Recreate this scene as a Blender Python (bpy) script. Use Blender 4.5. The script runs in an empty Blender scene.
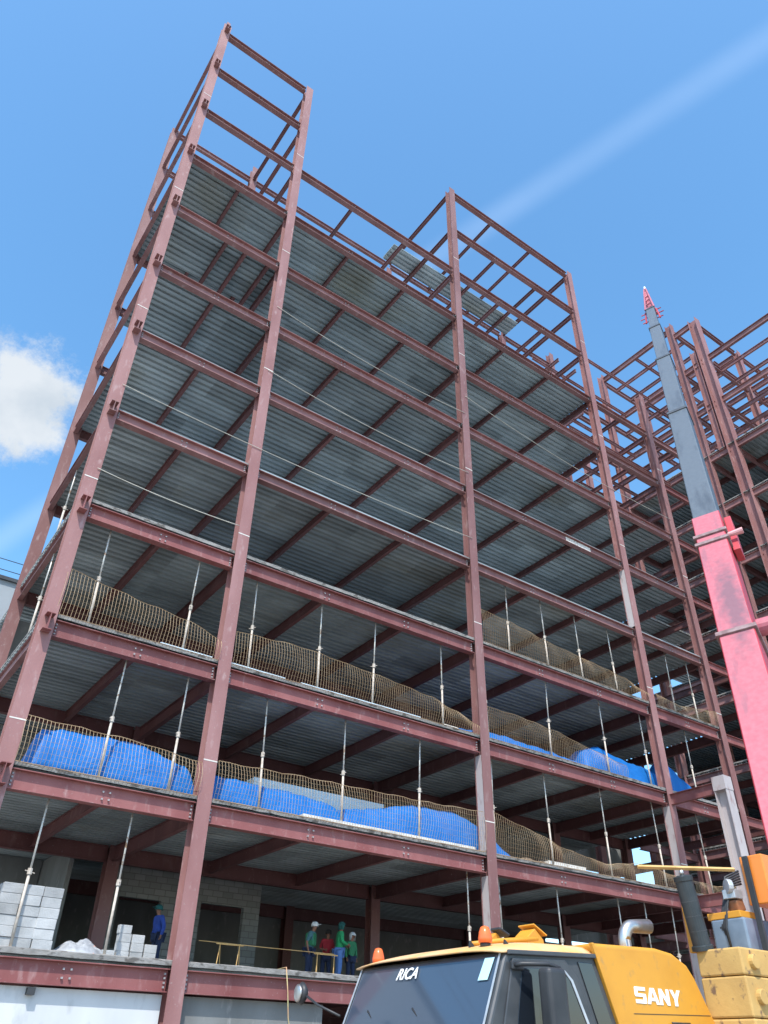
import bpy, bmesh, math, random
from mathutils import Vector, Matrix, noise as mnoise
random.seed(7)
R = math.radians
scene = bpy.context.scene
COL = scene.collection

# ------------------------------------------------------------------ tagging
def tag(o, label=None, cat=None, group=None, kind=None):
    if label: o['label'] = label
    if cat: o['category'] = cat
    if group: o['group'] = group
    if kind: o['kind'] = kind
    return o
def empty(name, loc=(0, 0, 0), rz=0.0):
    o = bpy.data.objects.new(name, None); COL.objects.link(o)
    o.location = loc; o.rotation_euler = (0, 0, rz); o.empty_display_size = .2
    return o
def copy_tree(o, parent=None):
    c = o.copy(); COL.objects.link(c)
    if parent is not None: c.parent = parent
    for ch in list(o.children): copy_tree(ch, c)
    return c

# ------------------------------------------------------------------ materials
def new_mat(name):
    m = bpy.data.materials.new(name); m.use_nodes = True
    nt = m.node_tree; b = nt.nodes['Principled BSDF']
    return m, nt, b
def N(nt, t, **kw):
    n = nt.nodes.new(t)
    for k, v in kw.items(): setattr(n, k, v)
    return n
def mixmat(name, c1, c2, scale=3.0, rough=.6, metal=0.0, detail=6, lo=.35, hi=.65, bump=0.0, bscale=40,
           c3=None, s3=14, lo3=.6, hi3=.7, stretch=(1, 1, 1), objvar=0.0, rough2=None):
    m, nt, b = new_mat(name); L = nt.links
    tc = N(nt, 'ShaderNodeTexCoord'); mp = N(nt, 'ShaderNodeMapping'); mp.inputs['Scale'].default_value = stretch
    geo = N(nt, 'ShaderNodeNewGeometry')
    L.new(geo.outputs['Position'], mp.inputs['Vector'])
    n1 = N(nt, 'ShaderNodeTexNoise'); n1.inputs['Scale'].default_value = scale; n1.inputs['Detail'].default_value = detail
    L.new(mp.outputs[0], n1.inputs['Vector'])
    r1 = N(nt, 'ShaderNodeMapRange'); r1.inputs['From Min'].default_value = lo; r1.inputs['From Max'].default_value = hi
    L.new(n1.outputs['Fac'], r1.inputs['Value'])
    mx = N(nt, 'ShaderNodeMix', data_type='RGBA'); mx.inputs['A'].default_value = (*c1, 1); mx.inputs['B'].default_value = (*c2, 1)
    L.new(r1.outputs[0], mx.inputs['Factor']); out = mx.outputs['Result']
    if c3:
        n3 = N(nt, 'ShaderNodeTexNoise'); n3.inputs['Scale'].default_value = s3; n3.inputs['Detail'].default_value = 5
        L.new(mp.outputs[0], n3.inputs['Vector'])
        r3 = N(nt, 'ShaderNodeMapRange'); r3.inputs['From Min'].default_value = lo3; r3.inputs['From Max'].default_value = hi3
        L.new(n3.outputs['Fac'], r3.inputs['Value'])
        m3 = N(nt, 'ShaderNodeMix', data_type='RGBA'); m3.inputs['B'].default_value = (*c3, 1)
        L.new(out, m3.inputs['A']); L.new(r3.outputs[0], m3.inputs['Factor']); out = m3.outputs['Result']
    if objvar:
        oi = N(nt, 'ShaderNodeObjectInfo'); rr = N(nt, 'ShaderNodeMapRange')
        rr.inputs['To Min'].default_value = 1 - objvar; rr.inputs['To Max'].default_value = 1 + objvar
        L.new(oi.outputs['Random'], rr.inputs['Value'])
        hs = N(nt, 'ShaderNodeHueSaturation'); L.new(rr.outputs[0], hs.inputs['Value']); L.new(out, hs.inputs['Color']); out = hs.outputs[0]
    L.new(out, b.inputs['Base Color'])
    b.inputs['Metallic'].default_value = metal; b.inputs['Roughness'].default_value = rough
    if rough2 is not None:
        rr2 = N(nt, 'ShaderNodeMapRange'); rr2.inputs['To Min'].default_value = rough; rr2.inputs['To Max'].default_value = rough2
        L.new(n1.outputs['Fac'], rr2.inputs['Value']); L.new(rr2.outputs[0], b.inputs['Roughness'])
    if bump:
        nb = N(nt, 'ShaderNodeTexNoise'); nb.inputs['Scale'].default_value = bscale; nb.inputs['Detail'].default_value = 4
        L.new(mp.outputs[0], nb.inputs['Vector'])
        bp = N(nt, 'ShaderNodeBump'); bp.inputs['Strength'].default_value = bump; bp.inputs['Distance'].default_value = .02
        L.new(nb.outputs['Fac'], bp.inputs['Height']); L.new(bp.outputs[0], b.inputs['Normal'])
    return m
def steelmat(name, a, b, c, objvar=.18):
    m = mixmat(name, a, b, scale=1.1, rough=.62, detail=8, lo=.3, hi=.7, c3=c, s3=5, lo3=.58, hi3=.78, stretch=(1, 1, .35), objvar=objvar, bump=.15)
    nt = m.node_tree; L = nt.links; bs_ = nt.nodes['Principled BSDF']; src = bs_.inputs['Base Color'].links[0].from_socket
    geo = N(nt, 'ShaderNodeNewGeometry'); n5 = N(nt, 'ShaderNodeTexNoise'); n5.inputs['Scale'].default_value = 13; n5.inputs['Detail'].default_value = 6; n5.inputs['Roughness'].default_value = .7
    L.new(geo.outputs['Position'], n5.inputs['Vector'])
    r5 = N(nt, 'ShaderNodeMapRange'); r5.inputs['From Min'].default_value = .62; r5.inputs['From Max'].default_value = .70; r5.inputs['To Max'].default_value = .55; L.new(n5.outputs['Fac'], r5.inputs['Value'])
    mx = N(nt, 'ShaderNodeMix', data_type='RGBA'); mx.inputs['B'].default_value = (.42, .37, .35, 1); L.new(src, mx.inputs['A']); L.new(r5.outputs[0], mx.inputs['Factor'])
    L.new(mx.outputs['Result'], bs_.inputs['Base Color'])
    return m
M = {}
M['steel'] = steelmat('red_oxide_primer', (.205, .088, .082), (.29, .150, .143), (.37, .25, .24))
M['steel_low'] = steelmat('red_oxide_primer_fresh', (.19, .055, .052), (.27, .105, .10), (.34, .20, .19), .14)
M['steel_shaded'] = steelmat('shaded_primer', (.12, .045, .043), (.17, .068, .064), (.20, .11, .10))  # same red primer, with the shade under the decks put into the colour
M['steel_grey'] = steelmat('dusty_primer', (.40, .36, .36), (.48, .43, .42), (.27, .16, .15), .06)
M['deck'] = mixmat('galvanised_deck', (.30, .352, .362), (.40, .458, .468), scale=.5, rough=.42, metal=.2, lo=.3, hi=.7,
                   c3=(.25, .255, .21), s3=.25, lo3=.55, hi3=.75, objvar=.16, rough2=.6)
def panels(m):
    # each deck sheet is a slightly different tone
    nt = m.node_tree; L = nt.links; b = nt.nodes['Principled BSDF']; src = b.inputs['Base Color'].links[0].from_socket
    geo = N(nt, 'ShaderNodeNewGeometry'); sn = N(nt, 'ShaderNodeVectorMath', operation='SNAP'); L.new(geo.outputs['Position'], sn.inputs[0]); sn.inputs[1].default_value = (3.6, .9, 2.0)
    wn = N(nt, 'ShaderNodeTexWhiteNoise'); L.new(sn.outputs[0], wn.inputs['Vector'])
    r = N(nt, 'ShaderNodeMapRange'); r.inputs['To Min'].default_value = .80; r.inputs['To Max'].default_value = 1.18; L.new(wn.outputs['Value'], r.inputs['Value'])
    n4 = N(nt, 'ShaderNodeTexNoise'); n4.inputs['Scale'].default_value = 1.0; n4.inputs['Detail'].default_value = 7
    mp = N(nt, 'ShaderNodeMapping'); mp.inputs['Scale'].default_value = (.5, 3, 1); L.new(geo.outputs['Position'], mp.inputs['Vector']); L.new(mp.outputs[0], n4.inputs['Vector'])
    r4 = N(nt, 'ShaderNodeMapRange'); r4.inputs['From Min'].default_value = .3; r4.inputs['From Max'].default_value = .7; r4.inputs['To Min'].default_value = .8; r4.inputs['To Max'].default_value = 1.15; L.new(n4.outputs['Fac'], r4.inputs['Value'])
    mu = N(nt, 'ShaderNodeMath', operation='MULTIPLY'); L.new(r.outputs[0], mu.inputs[0]); L.new(r4.outputs[0], mu.inputs[1])
    hs = N(nt, 'ShaderNodeHueSaturation'); L.new(src, hs.inputs['Color']); L.new(mu.outputs[0], hs.inputs['Value']); L.new(hs.outputs[0], b.inputs['Base Color'])
panels(M['deck'])
M['concrete'] = mixmat('concrete_edge', (.22, .21, .195), (.38, .37, .35), scale=4, rough=.9, c3=(.12, .11, .10), s3=4, lo3=.5, hi3=.62, bump=.5, stretch=(1, 1, 2))
M['bolt'] = mixmat('zinc_bolt', (.42, .41, .41), (.32, .30, .30), rough=.6, metal=.2)
M['prop'] = mixmat('galvanised_prop', (.66, .65, .60), (.52, .50, .46), scale=6, rough=.5, metal=.3, c3=(.33, .2, .12), s3=8, lo3=.58, hi3=.66)
M['prop_rust'] = mixmat('rusty_prop', (.56, .51, .44), (.42, .36, .30), scale=8, rough=.7, c3=(.5, .46, .4), s3=10)
M['net'] = mixmat('debris_net_cord', (.44, .30, .17), (.56, .42, .26), scale=2, rough=.8)
M['heap'] = mixmat('old_netting_heap', (.15, .105, .07), (.26, .19, .13), scale=7, rough=.95, c3=(.08, .06, .045), s3=14, lo3=.45, hi3=.6, bump=.9, bscale=30)
M['cable'] = mixmat('pale_rope', (.62, .60, .52), (.5, .48, .42), rough=.8)
M['white_wall'] = mixmat('white_render', (.62, .64, .64), (.52, .54, .55), scale=.8, rough=.9, c3=(.30, .32, .32), s3=2.4, lo3=.55, hi3=.8, stretch=(1, 1, .4))
M['grey_wall'] = mixmat('grey_render', (.21, .22, .215), (.16, .165, .16), scale=1.2, rough=.92, c3=(.26, .26, .25), s3=5, stretch=(1, 1, .4))
M['plaster'] = mixmat('neighbour_plaster', (.34, .38, .41), (.29, .33, .36), scale=.3, rough=.9, c3=(.35, .33, .25), s3=.5, lo3=.62, hi3=.7)
M['timber'] = mixmat('batten', (.50, .30, .10), (.62, .40, .16), rough=.75, stretch=(1, 1, 1), scale=5)
M['white_board'] = mixmat('pale_panel', (.62, .76, .84), (.55, .70, .80), rough=.6, scale=3)
M['cream_board'] = mixmat('cream_board', (.72, .70, .64), (.6, .58, .53), rough=.7, scale=5, c3=(.4, .36, .3), s3=9)
M['plastic_sheet'] = mixmat('plastic_sheet', (.42, .44, .46), (.24, .25, .27), scale=5, rough=.35, c3=(.7, .35, .25), s3=4, lo3=.66, hi3=.72)
M['yellow'] = mixmat('crane_yellow', (.66, .31, .03), (.58, .265, .028), scale=1.5, rough=.40, c3=(.36, .22, .09), s3=7, lo3=.58, hi3=.85, bump=.05, rough2=.55)
M['roof_faded'] = mixmat('sun_bleached_yellow', (.74, .42, .14), (.74, .47, .25), scale=1.8, rough=.55, c3=(.6, .42, .28), s3=9, lo3=.55, hi3=.8)
M['cw_light'] = mixmat('counterweight_paint', (.58, .37, .12), (.50, .31, .10), scale=2.2, rough=.7, c3=(.19, .12, .07), s3=6, lo3=.60, hi3=.68, bump=.25, bscale=12)
M['black'] = mixmat('black_plastic', (.025, .027, .03), (.04, .042, .045), rough=.5)
M['frame_black'] = mixmat('dark_cab_frame', (.045, .05, .055), (.07, .075, .08), scale=3, rough=.4)
M['rubber'] = mixmat('rubber', (.03, .03, .03), (.05, .048, .045), rough=.85)
M['chrome'] = mixmat('exhaust_steel', (.62, .60, .57), (.5, .48, .45), scale=9, rough=.28, metal=.9, rough2=.45)
M['cylinder'] = mixmat('black_cylinder', (.02, .028, .032), (.035, .045, .05), scale=5, rough=.45)
M['orange_lens'] = mixmat('beacon_lens', (.85, .16, .04), (.75, .12, .03), rough=.25)
M['white_paint'] = mixmat('white_lettering', (.85, .85, .84), (.8, .8, .8), rough=.4)
M['sticker'] = mixmat('pale_sticker', (.45, .72, .78), (.5, .75, .8), rough=.4)
M['rope_green'] = mixmat('old_hose', (.45, .42, .20), (.5, .28, .16), rough=.7, scale=3)
M['dark_hole'] = mixmat('dark_void', (.02, .02, .02), (.03, .03, .03), rough=.9)
M['asphalt'] = mixmat('dusty_yard', (.22, .20, .18), (.31, .285, .25), scale=.25, rough=.95, c3=(.15, .135, .12), s3=1.5, bump=.4, bscale=6)
M['orange_paint'] = mixmat('orange_panel', (.80, .25, .04), (.72, .22, .035), rough=.4)
M['silver'] = mixmat('silver_housing', (.55, .58, .60), (.42, .45, .48), scale=5, rough=.35, metal=.4)
M['blue_panel'] = mixmat('blue_grey_panel', (.19, .25, .32), (.13, .18, .24), scale=4, rough=.3)
M['skin'] = mixmat('skin', (.28, .13, .08), (.24, .11, .065), rough=.6)
M['hair'] = mixmat('hair', (.015, .012, .01), (.03, .02, .015), rough=.7)
M['shoe'] = mixmat('boot', (.04, .035, .03), (.07, .06, .05), rough=.7)
def cloth(name, c): return mixmat(name, c, tuple(v * .8 for v in c), scale=9, rough=.9)

def glass(name, base, rough=.06):
    m, nt, b = new_mat(name)
    b.inputs['Base Color'].default_value = (*base, 1); b.inputs['Roughness'].default_value = rough
    b.inputs['IOR'].default_value = 1.6
    b.inputs['Coat Weight'].default_value = .6; b.inputs['Coat Roughness'].default_value = .02
    return m
M['glass'] = glass('tinted_windshield', (.045, .065, .095))
M['glass_side'] = glass('dark_side_glass', (.012, .016, .022))

def boommat(name, a, b2, stain, lo, hi, rough, metal=0.0):
    m, nt, b = new_mat(name); L = nt.links
    tc = N(nt, 'ShaderNodeTexCoord')
    mp = N(nt, 'ShaderNodeMapping'); mp.inputs['Scale'].default_value = (1.6, 1.6, .32)
    L.new(tc.outputs['Object'], mp.inputs['Vector'])
    n1 = N(nt, 'ShaderNodeTexNoise'); n1.inputs['Scale'].default_value = 1.1; n1.inputs['Detail'].default_value = 7
    n1.inputs['Roughness'].default_value = .65
    L.new(mp.outputs[0], n1.inputs['Vector'])
    r = N(nt, 'ShaderNodeMapRange'); r.inputs['From Min'].default_value = lo; r.inputs['From Max'].default_value = hi
    L.new(n1.outputs['Fac'], r.inputs['Value'])
    n2 = N(nt, 'ShaderNodeTexNoise'); n2.inputs['Scale'].default_value = 9; n2.inputs['Detail'].default_value = 8
    L.new(tc.outputs['Object'], n2.inputs['Vector'])
    mx = N(nt, 'ShaderNodeMix', data_type='RGBA'); mx.inputs['A'].default_value = (*a, 1); mx.inputs['B'].default_value = (*b2, 1)
    L.new(n2.outputs['Fac'], mx.inputs['Factor'])
    m2 = N(nt, 'ShaderNodeMix', data_type='RGBA'); m2.inputs['B'].default_value = (*stain, 1)
    L.new(mx.outputs['Result'], m2.inputs['A']); L.new(r.outputs[0], m2.inputs['Factor'])
    L.new(m2.outputs['Result'], b.inputs['Base Color'])
    b.inputs['Roughness'].default_value = rough; b.inputs['Metallic'].default_value = metal
    return m
M['pink'] = PK = boommat('faded_red_boom', (.40, .075, .105), (.50, .17, .20), (.20, .10, .13), .56, .74, .5)
M['red'] = boommat('red_boom_side', (.42, .03, .045), (.5, .06, .07), (.15, .03, .04), .6, .75, .45)
M['boom_grey'] = boommat('weathered_boom_steel', (.085, .105, .125), (.125, .15, .17), (.045, .058, .075), .52, .74, .42, .1)

def blockmat(name, c1, c2, mortar):
    m, nt, b = new_mat(name); L = nt.links
    geo = N(nt, 'ShaderNodeNewGeometry'); sp = N(nt, 'ShaderNodeSeparateXYZ'); cb = N(nt, 'ShaderNodeCombineXYZ')
    L.new(geo.outputs['Position'], sp.inputs[0])
    ad = N(nt, 'ShaderNodeMath', operation='ADD'); L.new(sp.outputs['X'], ad.inputs[0]); L.new(sp.outputs['Y'], ad.inputs[1])
    L.new(ad.outputs[0], cb.inputs['X']); L.new(sp.outputs['Z'], cb.inputs['Y'])
    br = N(nt, 'ShaderNodeTexBrick'); br.inputs['Scale'].default_value = 1; br.inputs['Brick Width'].default_value = .4
    br.inputs['Row Height'].default_value = .2; br.inputs['Mortar Size'].default_value = .012
    br.inputs['Color1'].default_value = (*c1, 1); br.inputs['Color2'].default_value = (*c2, 1); br.inputs['Mortar'].default_value = (*mortar, 1)
    L.new(cb.outputs[0], br.inputs['Vector']); L.new(br.outputs['Color'], b.inputs['Base Color'])
    b.inputs['Roughness'].default_value = .95
    bp = N(nt, 'ShaderNodeBump'); bp.inputs['Strength'].default_value = .6; bp.inputs['Distance'].default_value = .02
    L.new(br.outputs['Fac'], bp.inputs['Height']); bp.invert = True
    L.new(bp.outputs[0], b.inputs['Normal'])
    return m
M['blockwall'] = blockmat('concrete_blockwork', (.26, .27, .26), (.20, .21, .20), (.15, .15, .145))
M['block'] = mixmat('loose_block', (.42, .43, .43), (.33, .34, .34), scale=3, rough=.95, objvar=.18, bump=.5, bscale=30)

def tarpmat():
    m, nt, b = new_mat('blue_tarpaulin'); L = nt.links
    geo = N(nt, 'ShaderNodeNewGeometry')
    n1 = N(nt, 'ShaderNodeTexNoise'); n1.inputs['Scale'].default_value = 2.5; n1.inputs['Detail'].default_value = 6
    L.new(geo.outputs['Position'], n1.inputs['Vector'])
    mx = N(nt, 'ShaderNodeMix', data_type='RGBA'); mx.inputs['A'].default_value = (.006, .105, .36, 1); mx.inputs['B'].default_value = (.010, .155, .46, 1)
    L.new(n1.outputs['Fac'], mx.inputs['Factor']); L.new(mx.outputs['Result'], b.inputs['Base Color'])
    b.inputs['Roughness'].default_value = .55; b.inputs['Specular IOR Level'].default_value = .3
    n2 = N(nt, 'ShaderNodeTexNoise'); n2.inputs['Scale'].default_value = 1.3; n2.inputs['Detail'].default_value = 4; n2.inputs['Distortion'].default_value = 1.8
    L.new(geo.outputs['Position'], n2.inputs['Vector'])
    bp = N(nt, 'ShaderNodeBump'); bp.inputs['Strength'].default_value = .55; bp.inputs['Distance'].default_value = .10
    L.new(n2.outputs['Fac'], bp.inputs['Height']); L.new(bp.outputs[0], b.inputs['Normal'])
    return m
M['tarp'] = tarpmat()

# ------------------------------------------------------------------ mesh builder
class MB:
    def __init__(s): s.v = []; s.f = []; s.m = []; s.cur = 0
    def mat(s, i): s.cur = i; return s
    def add(s, vs, fs):
        o = len(s.v); s.v += [tuple(v) for v in vs]
        for f in fs: s.f.append(tuple(i + o for i in f)); s.m.append(s.cur)
    def box(s, x0, x1, y0, y1, z0, z1):
        s.add([(x0, y0, z0), (x1, y0, z0), (x1, y1, z0), (x0, y1, z0), (x0, y0, z1), (x1, y0, z1), (x1, y1, z1), (x0, y1, z1)],
              [(0, 3, 2, 1), (4, 5, 6, 7), (0, 1, 5, 4), (1, 2, 6, 5), (2, 3, 7, 6), (3, 0, 4, 7)])
        return s
    def obox(s, c, ax, ay, az, hx, hy, hz):
        c = Vector(c); ax = Vector(ax) * hx; ay = Vector(ay) * hy; az = Vector(az) * hz
        vs = [c + sx * ax + sy * ay + sz * az for sz in (-1, 1) for sx, sy in ((-1, -1), (1, -1), (1, 1), (-1, 1))]
        s.add(vs, [(0, 3, 2, 1), (4, 5, 6, 7), (0, 1, 5, 4), (1, 2, 6, 5), (2, 3, 7, 6), (3, 0, 4, 7)]); return s
    def prism(s, poly, p0, u, w, d):
        # poly: 2D points (counter-clockwise) in axes u, w ; extruded along d from p0
        p0 = Vector(p0); u = Vector(u); w = Vector(w); d = Vector(d); n = len(poly)
        a = [p0 + u * x + w * y for x, y in poly]; b = [p + d for p in a]
        s.add(a + b, [tuple(range(n - 1, -1, -1)), tuple(range(n, 2 * n))] + [(i, (i + 1) % n, n + (i + 1) % n, n + i) for i in range(n)])
        return s
    def tube(s, pts, r, n=6, caps=True):
        pts = [Vector(p) for p in pts]; rs = r if isinstance(r, (list, tuple)) else [r] * len(pts)
        o = len(s.v); prev = None
        for i, p in enumerate(pts):
            t = (pts[min(i + 1, len(pts) - 1)] - pts[max(i - 1, 0)]).normalized()
            if prev is None:
                a = Vector((0, 0, 1)) if abs(t.z) < .9 else Vector((1, 0, 0)); prev = t.cross(a).normalized()
            e1 = (prev - t * prev.dot(t)).normalized(); e2 = t.cross(e1); prev = e1
            for k in range(n):
                an = 2 * math.pi * k / n
                s.v.append(tuple(p + (e1 * math.cos(an) + e2 * math.sin(an)) * rs[i]))
        for i in range(len(pts) - 1):
            for k in range(n):
                s.f.append((o + i * n + k, o + i * n + (k + 1) % n, o + (i + 1) * n + (k + 1) % n, o + (i + 1) * n + k)); s.m.append(s.cur)
        if caps:
            s.f.append(tuple(o + k for k in range(n - 1, -1, -1))); s.m.append(s.cur)
            e = o + (len(pts) - 1) * n; s.f.append(tuple(e + k for k in range(n))); s.m.append(s.cur)
        return s
    def build(s, name, mats, parent=None, smooth=False, bevel=0, seg=2):
        me = bpy.data.meshes.new(name); me.from_pydata(s.v, [], s.f); me.validate(); 
        if not isinstance(mats, (list, tuple)): mats = [mats]
        for m in mats: me.materials.append(m)
        if len(mats) > 1 and len(me.polygons) == len(s.m): me.polygons.foreach_set('material_index', s.m)
        bm = bmesh.new(); bm.from_mesh(me); bmesh.ops.recalc_face_normals(bm, faces=bm.faces)
        bm.to_mesh(me); bm.free()
        if smooth:
            me.polygons.foreach_set('use_smooth', [True] * len(me.polygons))
        me.update()
        o = bpy.data.objects.new(name, me); COL.objects.link(o)
        if parent is not None: o.parent = parent
        if bevel:
            b = o.modifiers.new('bev', 'BEVEL'); b.width = bevel; b.segments = seg; b.limit_method = 'ANGLE'; b.angle_limit = R(30)
        return o

def iprof(h, w, tf, tw):
    a, b, c, d = h / 2, w / 2, h / 2 - tf, tw / 2
    return [(-b, -a), (b, -a), (b, -c), (d, -c), (d, c), (b, c), (b, a), (-b, a), (-b, c), (-d, c), (-d, -c), (-b, -c)]
def beam_x(mb, x0, x1, y, z, h=.45, w=.2, tf=.022, tw=.02):
    mb.prism(iprof(h, w, tf, tw), (x0, y, z), (0, 1, 0), (0, 0, 1), (x1 - x0, 0, 0)); return mb
def beam_y(mb, x, y0, y1, z, h=.45, w=.2, tf=.022, tw=.02):
    mb.prism(iprof(h, w, tf, tw), (x, y0, z), (-1, 0, 0), (0, 0, 1), (0, y1 - y0, 0)); return mb
def column(mb, x, y, z0, z1, d=.42, w=.42, tf=.03, tw=.03):
    # H section with its flanges facing -y and +y
    mb.prism(iprof(d, w, tf, tw), (x, y, z0), (1, 0, 0), (0, 1, 0), (0, 0, z1 - z0)); return mb

# ------------------------------------------------------------------ grid
CX = [0.0, 5.34, 16.06, 26.93, 32.33]
DY = 6.87
ZL = {1: 3.15, 2: 7.14, 3: 11.23, 4: 15.23, 5: 19.21, 6: 23.22, 7: 27.12, 8: 31.19, 9: 35.23, 10: 39.31, 11: 43.47, 12: 47.46}
BH = {l: (.50 if l <= 4 else .42 if l <= 8 else .37) for l in ZL}
def ztop(l): return ZL[l] + BH[l] / 2
def slab(l): return ztop(l) + .20        # walking surface
STOREY = {1: 'first', 2: 'second', 3: 'third', 4: 'fourth', 5: 'fifth', 6: 'sixth', 7: 'seventh', 8: 'eighth', 9: 'ninth', 10: 'tenth', 11: 'eleventh', 12: 'topmost'}

def deck_part(x0, x1, y0, y1, zb, parent, top=.19, concrete=True):
    # trapezoidal steel deck, ribs running along x, concrete topping
    mb = MB(); p = .30; prof = []
    y = y0
    while y < y1 - 1e-4:
        for dy, dz in ((0, .0), (.15, .0), (.168, .10), (.282, .10)):
            yy = y + dy
            if yy < y1: prof.append((yy, zb + dz))
        y += p
    prof.append((y1, zb + .0))
    n = len(prof)
    vs = [(x0, a, b) for a, b in prof] + [(x1, a, b) for a, b in prof]
    mb.add(vs, [(i, i + 1, n + i + 1, n + i) for i in range(n - 1)])
    o = mb.build('deck', M['deck'], parent)
    # topping: sheet above + ragged edges
    mb2 = MB(); zt = zb + top
    segs = max(2, int((x1 - x0) / .35)); 
    vs = []; e = .035 if concrete else 0
    rows = [(y0 - e, zb + (.05 if concrete else .12)), (y0 - e - .01, zt - .02), (y0 + .05, zt), (y1 - .05, zt), (y1, zt - .02), (y1 - .012, zb + .125), (y0 + .012, zb + .125), (y0 + .012, zb + .11)]
    for i in range(segs + 1):
        x = x0 + (x1 - x0) * i / segs
        for a, b in rows:
            j = .009 if concrete and (a < y0 - .001 or b > zt - .03) and a < y0 + .06 else 0
            vs.append((x, a + random.uniform(-j, j), b + (random.uniform(0, 2.2 * j) if b < zb + .08 else random.uniform(-j, j))))
    k = len(rows); fs = []
    for i in range(segs):
        for j in range(k - 1): fs.append((i * k + j, i * k + j + 1, (i + 1) * k + j + 1, (i + 1) * k + j))
        fs.append((i * k + k - 1, i * k, (i + 1) * k, (i + 1) * k + k - 1))
    fs += [tuple(range(k)), tuple(segs * k + j for j in range(k - 1, -1, -1))]
    mb2.add(vs, fs)
    mb2.build('topping', M['concrete'] if concrete else M['deck'], o)
    return o

# ------------------------------------------------------------------ ground
g = MB(); g.add([(-600, -600, 0), (600, -600, 0), (600, 600, 0), (-600, 600, 0)], [(0, 1, 2, 3)])
tag(g.build('ground', M['asphalt']), kind='structure')

# ------------------------------------------------------------------ main steel frame building
B = empty('steel_frame_building', (0, 0, 0))
tag(B, 'tall unfinished red steel frame building with ribbed metal floor decks, filling most of the view', 'building')

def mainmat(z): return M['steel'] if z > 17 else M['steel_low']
# front columns
tops = [48.15, 47.75, 47.75, 47.75, 38.75]
for i, x in enumerate(CX):
    mb = MB(); column(mb, x, 0, 0, tops[i])
    if i == 0:
        # small cap plate tip
        mb.box(x - .1, x + .1, -.2, .0, tops[i], tops[i] + .35)
    for zs in (8.3, 16.1, 24.2, 32.0, 40.2):      # splice plates
        if zs < tops[i] - 1: mb.mat(1); mb.box(x - .212, x + .212, -.2155, -.2115, zs + .24, zs + .275); mb.mat(0)
    mb.build('column', [M['steel'], M['cream_board']], B)
# lower lengths of the third and fourth columns carry a dusty grey side stiffener plate
for x in (CX[2], CX[3]):
    for z0, z1 in ((3.6, 6.8), (7.6, 10.9)):
        mb = MB(); mb.box(x - .19, x - .165, -.175, .175, z0, z1); mb.build('column_side_plate', M['steel_grey'], B)
mb = MB(); mb.box(CX[3] - .19, CX[3] - .165, -.175, .175, 19.6, 22.9); mb.build('column_side_plate', M['steel_grey'], B)
# rear columns
rt = [47.6, 48.75, 46.9, 47.6, 48.8]
for i, x in enumerate(CX):
    mb = MB(); column(mb, x, DY, 0, rt[i]); mb.build('column', M['steel'], B)

bays = [(CX[i], CX[i + 1]) for i in range(4)]
def front_in_bay(l, i):
    if l <= 9: return True
    if i == 0 or i == 2: return True
    if i == 1: return l == 10
    return False
def deck_in_bay(l, i):
    if l >= 10: return None
    if i == 3: return None if l in (8, 9) else (-.1, DY + .05)
    if i == 0 and l == 8: return (-.1, 2.95)
    if i == 0 and l == 7: return (-.1, 3.9)
    return (-.1, DY + .05)
def bolts(mb, x, z):
    for dx in (-.09, .09):
        for dz in (-.09, .09):
            mb.obox((x + dx, -.035, z + dz), (1, 0, 0), (0, 1, 0), (0, 0, 1), .021, .026, .021)
for l in range(1, 13):
    z, h = ZL[l], BH[l]
    for i, (a, b) in enumerate(bays):
        if front_in_bay(l, i):
            mb = MB(); beam_x(mb, a + .212, b - .212, 0, z, h, .27)
            n = 1 if i in (0, 3) else 2
            for e in (a + .26, b - .26): mb.box(e - .035, e + .035, -.02, -.011, z - h / 2 + .03, z + h / 2 - .03)
            mb.mat(1)
            for k in range(n):
                bolts(mb, a + (b - a) * (k + 1) / (n + 1), z)
            for e in (a + .29, b - .29):
                for dz in (-.14, -.05, .05, .14): mb.obox((e, -.035, z + dz), (1, 0, 0), (0, 1, 0), (0, 0, 1), .02, .024, .022)
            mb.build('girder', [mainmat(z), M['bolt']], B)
        # rear girder
        if not (l == 10 or l == 11) or i in (0,):
            mb = MB(); beam_x(mb, a + .212, b - .212, DY, z, h); mb.build('rear_girder', M['steel'] if l > 8 else M['steel_shaded'], B)
    # end beams and joists, running front to back
    for i, x in enumerate(CX):
        if i == 4 and l > 9: continue
        mb = MB(); beam_y(mb, x, .212, DY - .212, z, h - .04, .17); mb.build('cross_beam', M['steel_shaded'] if 0 < i else M['steel'], B)
    for i, (a, b) in enumerate(bays):
        n = 1 if i in (0, 3) else 2
        if l >= 10 and i in (0, 3): continue
        if l >= 11 and i == 1: continue
        for k in range(n):
            x = a + (b - a) * (k + 1) / (n + 1)
            mb = MB(); beam_y(mb, x, .012, DY - .012, z + .05, h - .12, w=.14); mb.build('joist', M['steel_shaded'], B)
        if l == 8 and i == 0:
            for x in (3.6, 4.75):
                mb = MB(); beam_y(mb, x, .012, DY - .012, z, h - .12, w=.14); mb.build('joist', M['steel_shaded'], B)
    for i, (a, b) in enumerate(bays):
        d = deck_in_bay(l, i)
        if d:
            low = l <= 4
            x0 = (a - .12 if low else a - .02) if i == 0 else a + .006; x1 = b
            deck_part(x0, x1, d[0] if low else .02, d[1], z + h / 2 + .004, B, concrete=low, top=.19)
    # (corbels follow)
    # corbel stub at the corner column
    mb = MB(); beam_y(mb, 0, -.50, -.212, z, h, w=.24)
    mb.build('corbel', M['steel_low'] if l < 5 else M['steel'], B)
# extra deck strips high up behind the top cage
deck_part(13.9, 24.6, 3.1, 4.3, ZL[11] + .2, B, concrete=False)
deck_part(28.3, 32.1, 3.2, 6.8, ztop(8) + .004, B, concrete=False)
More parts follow.
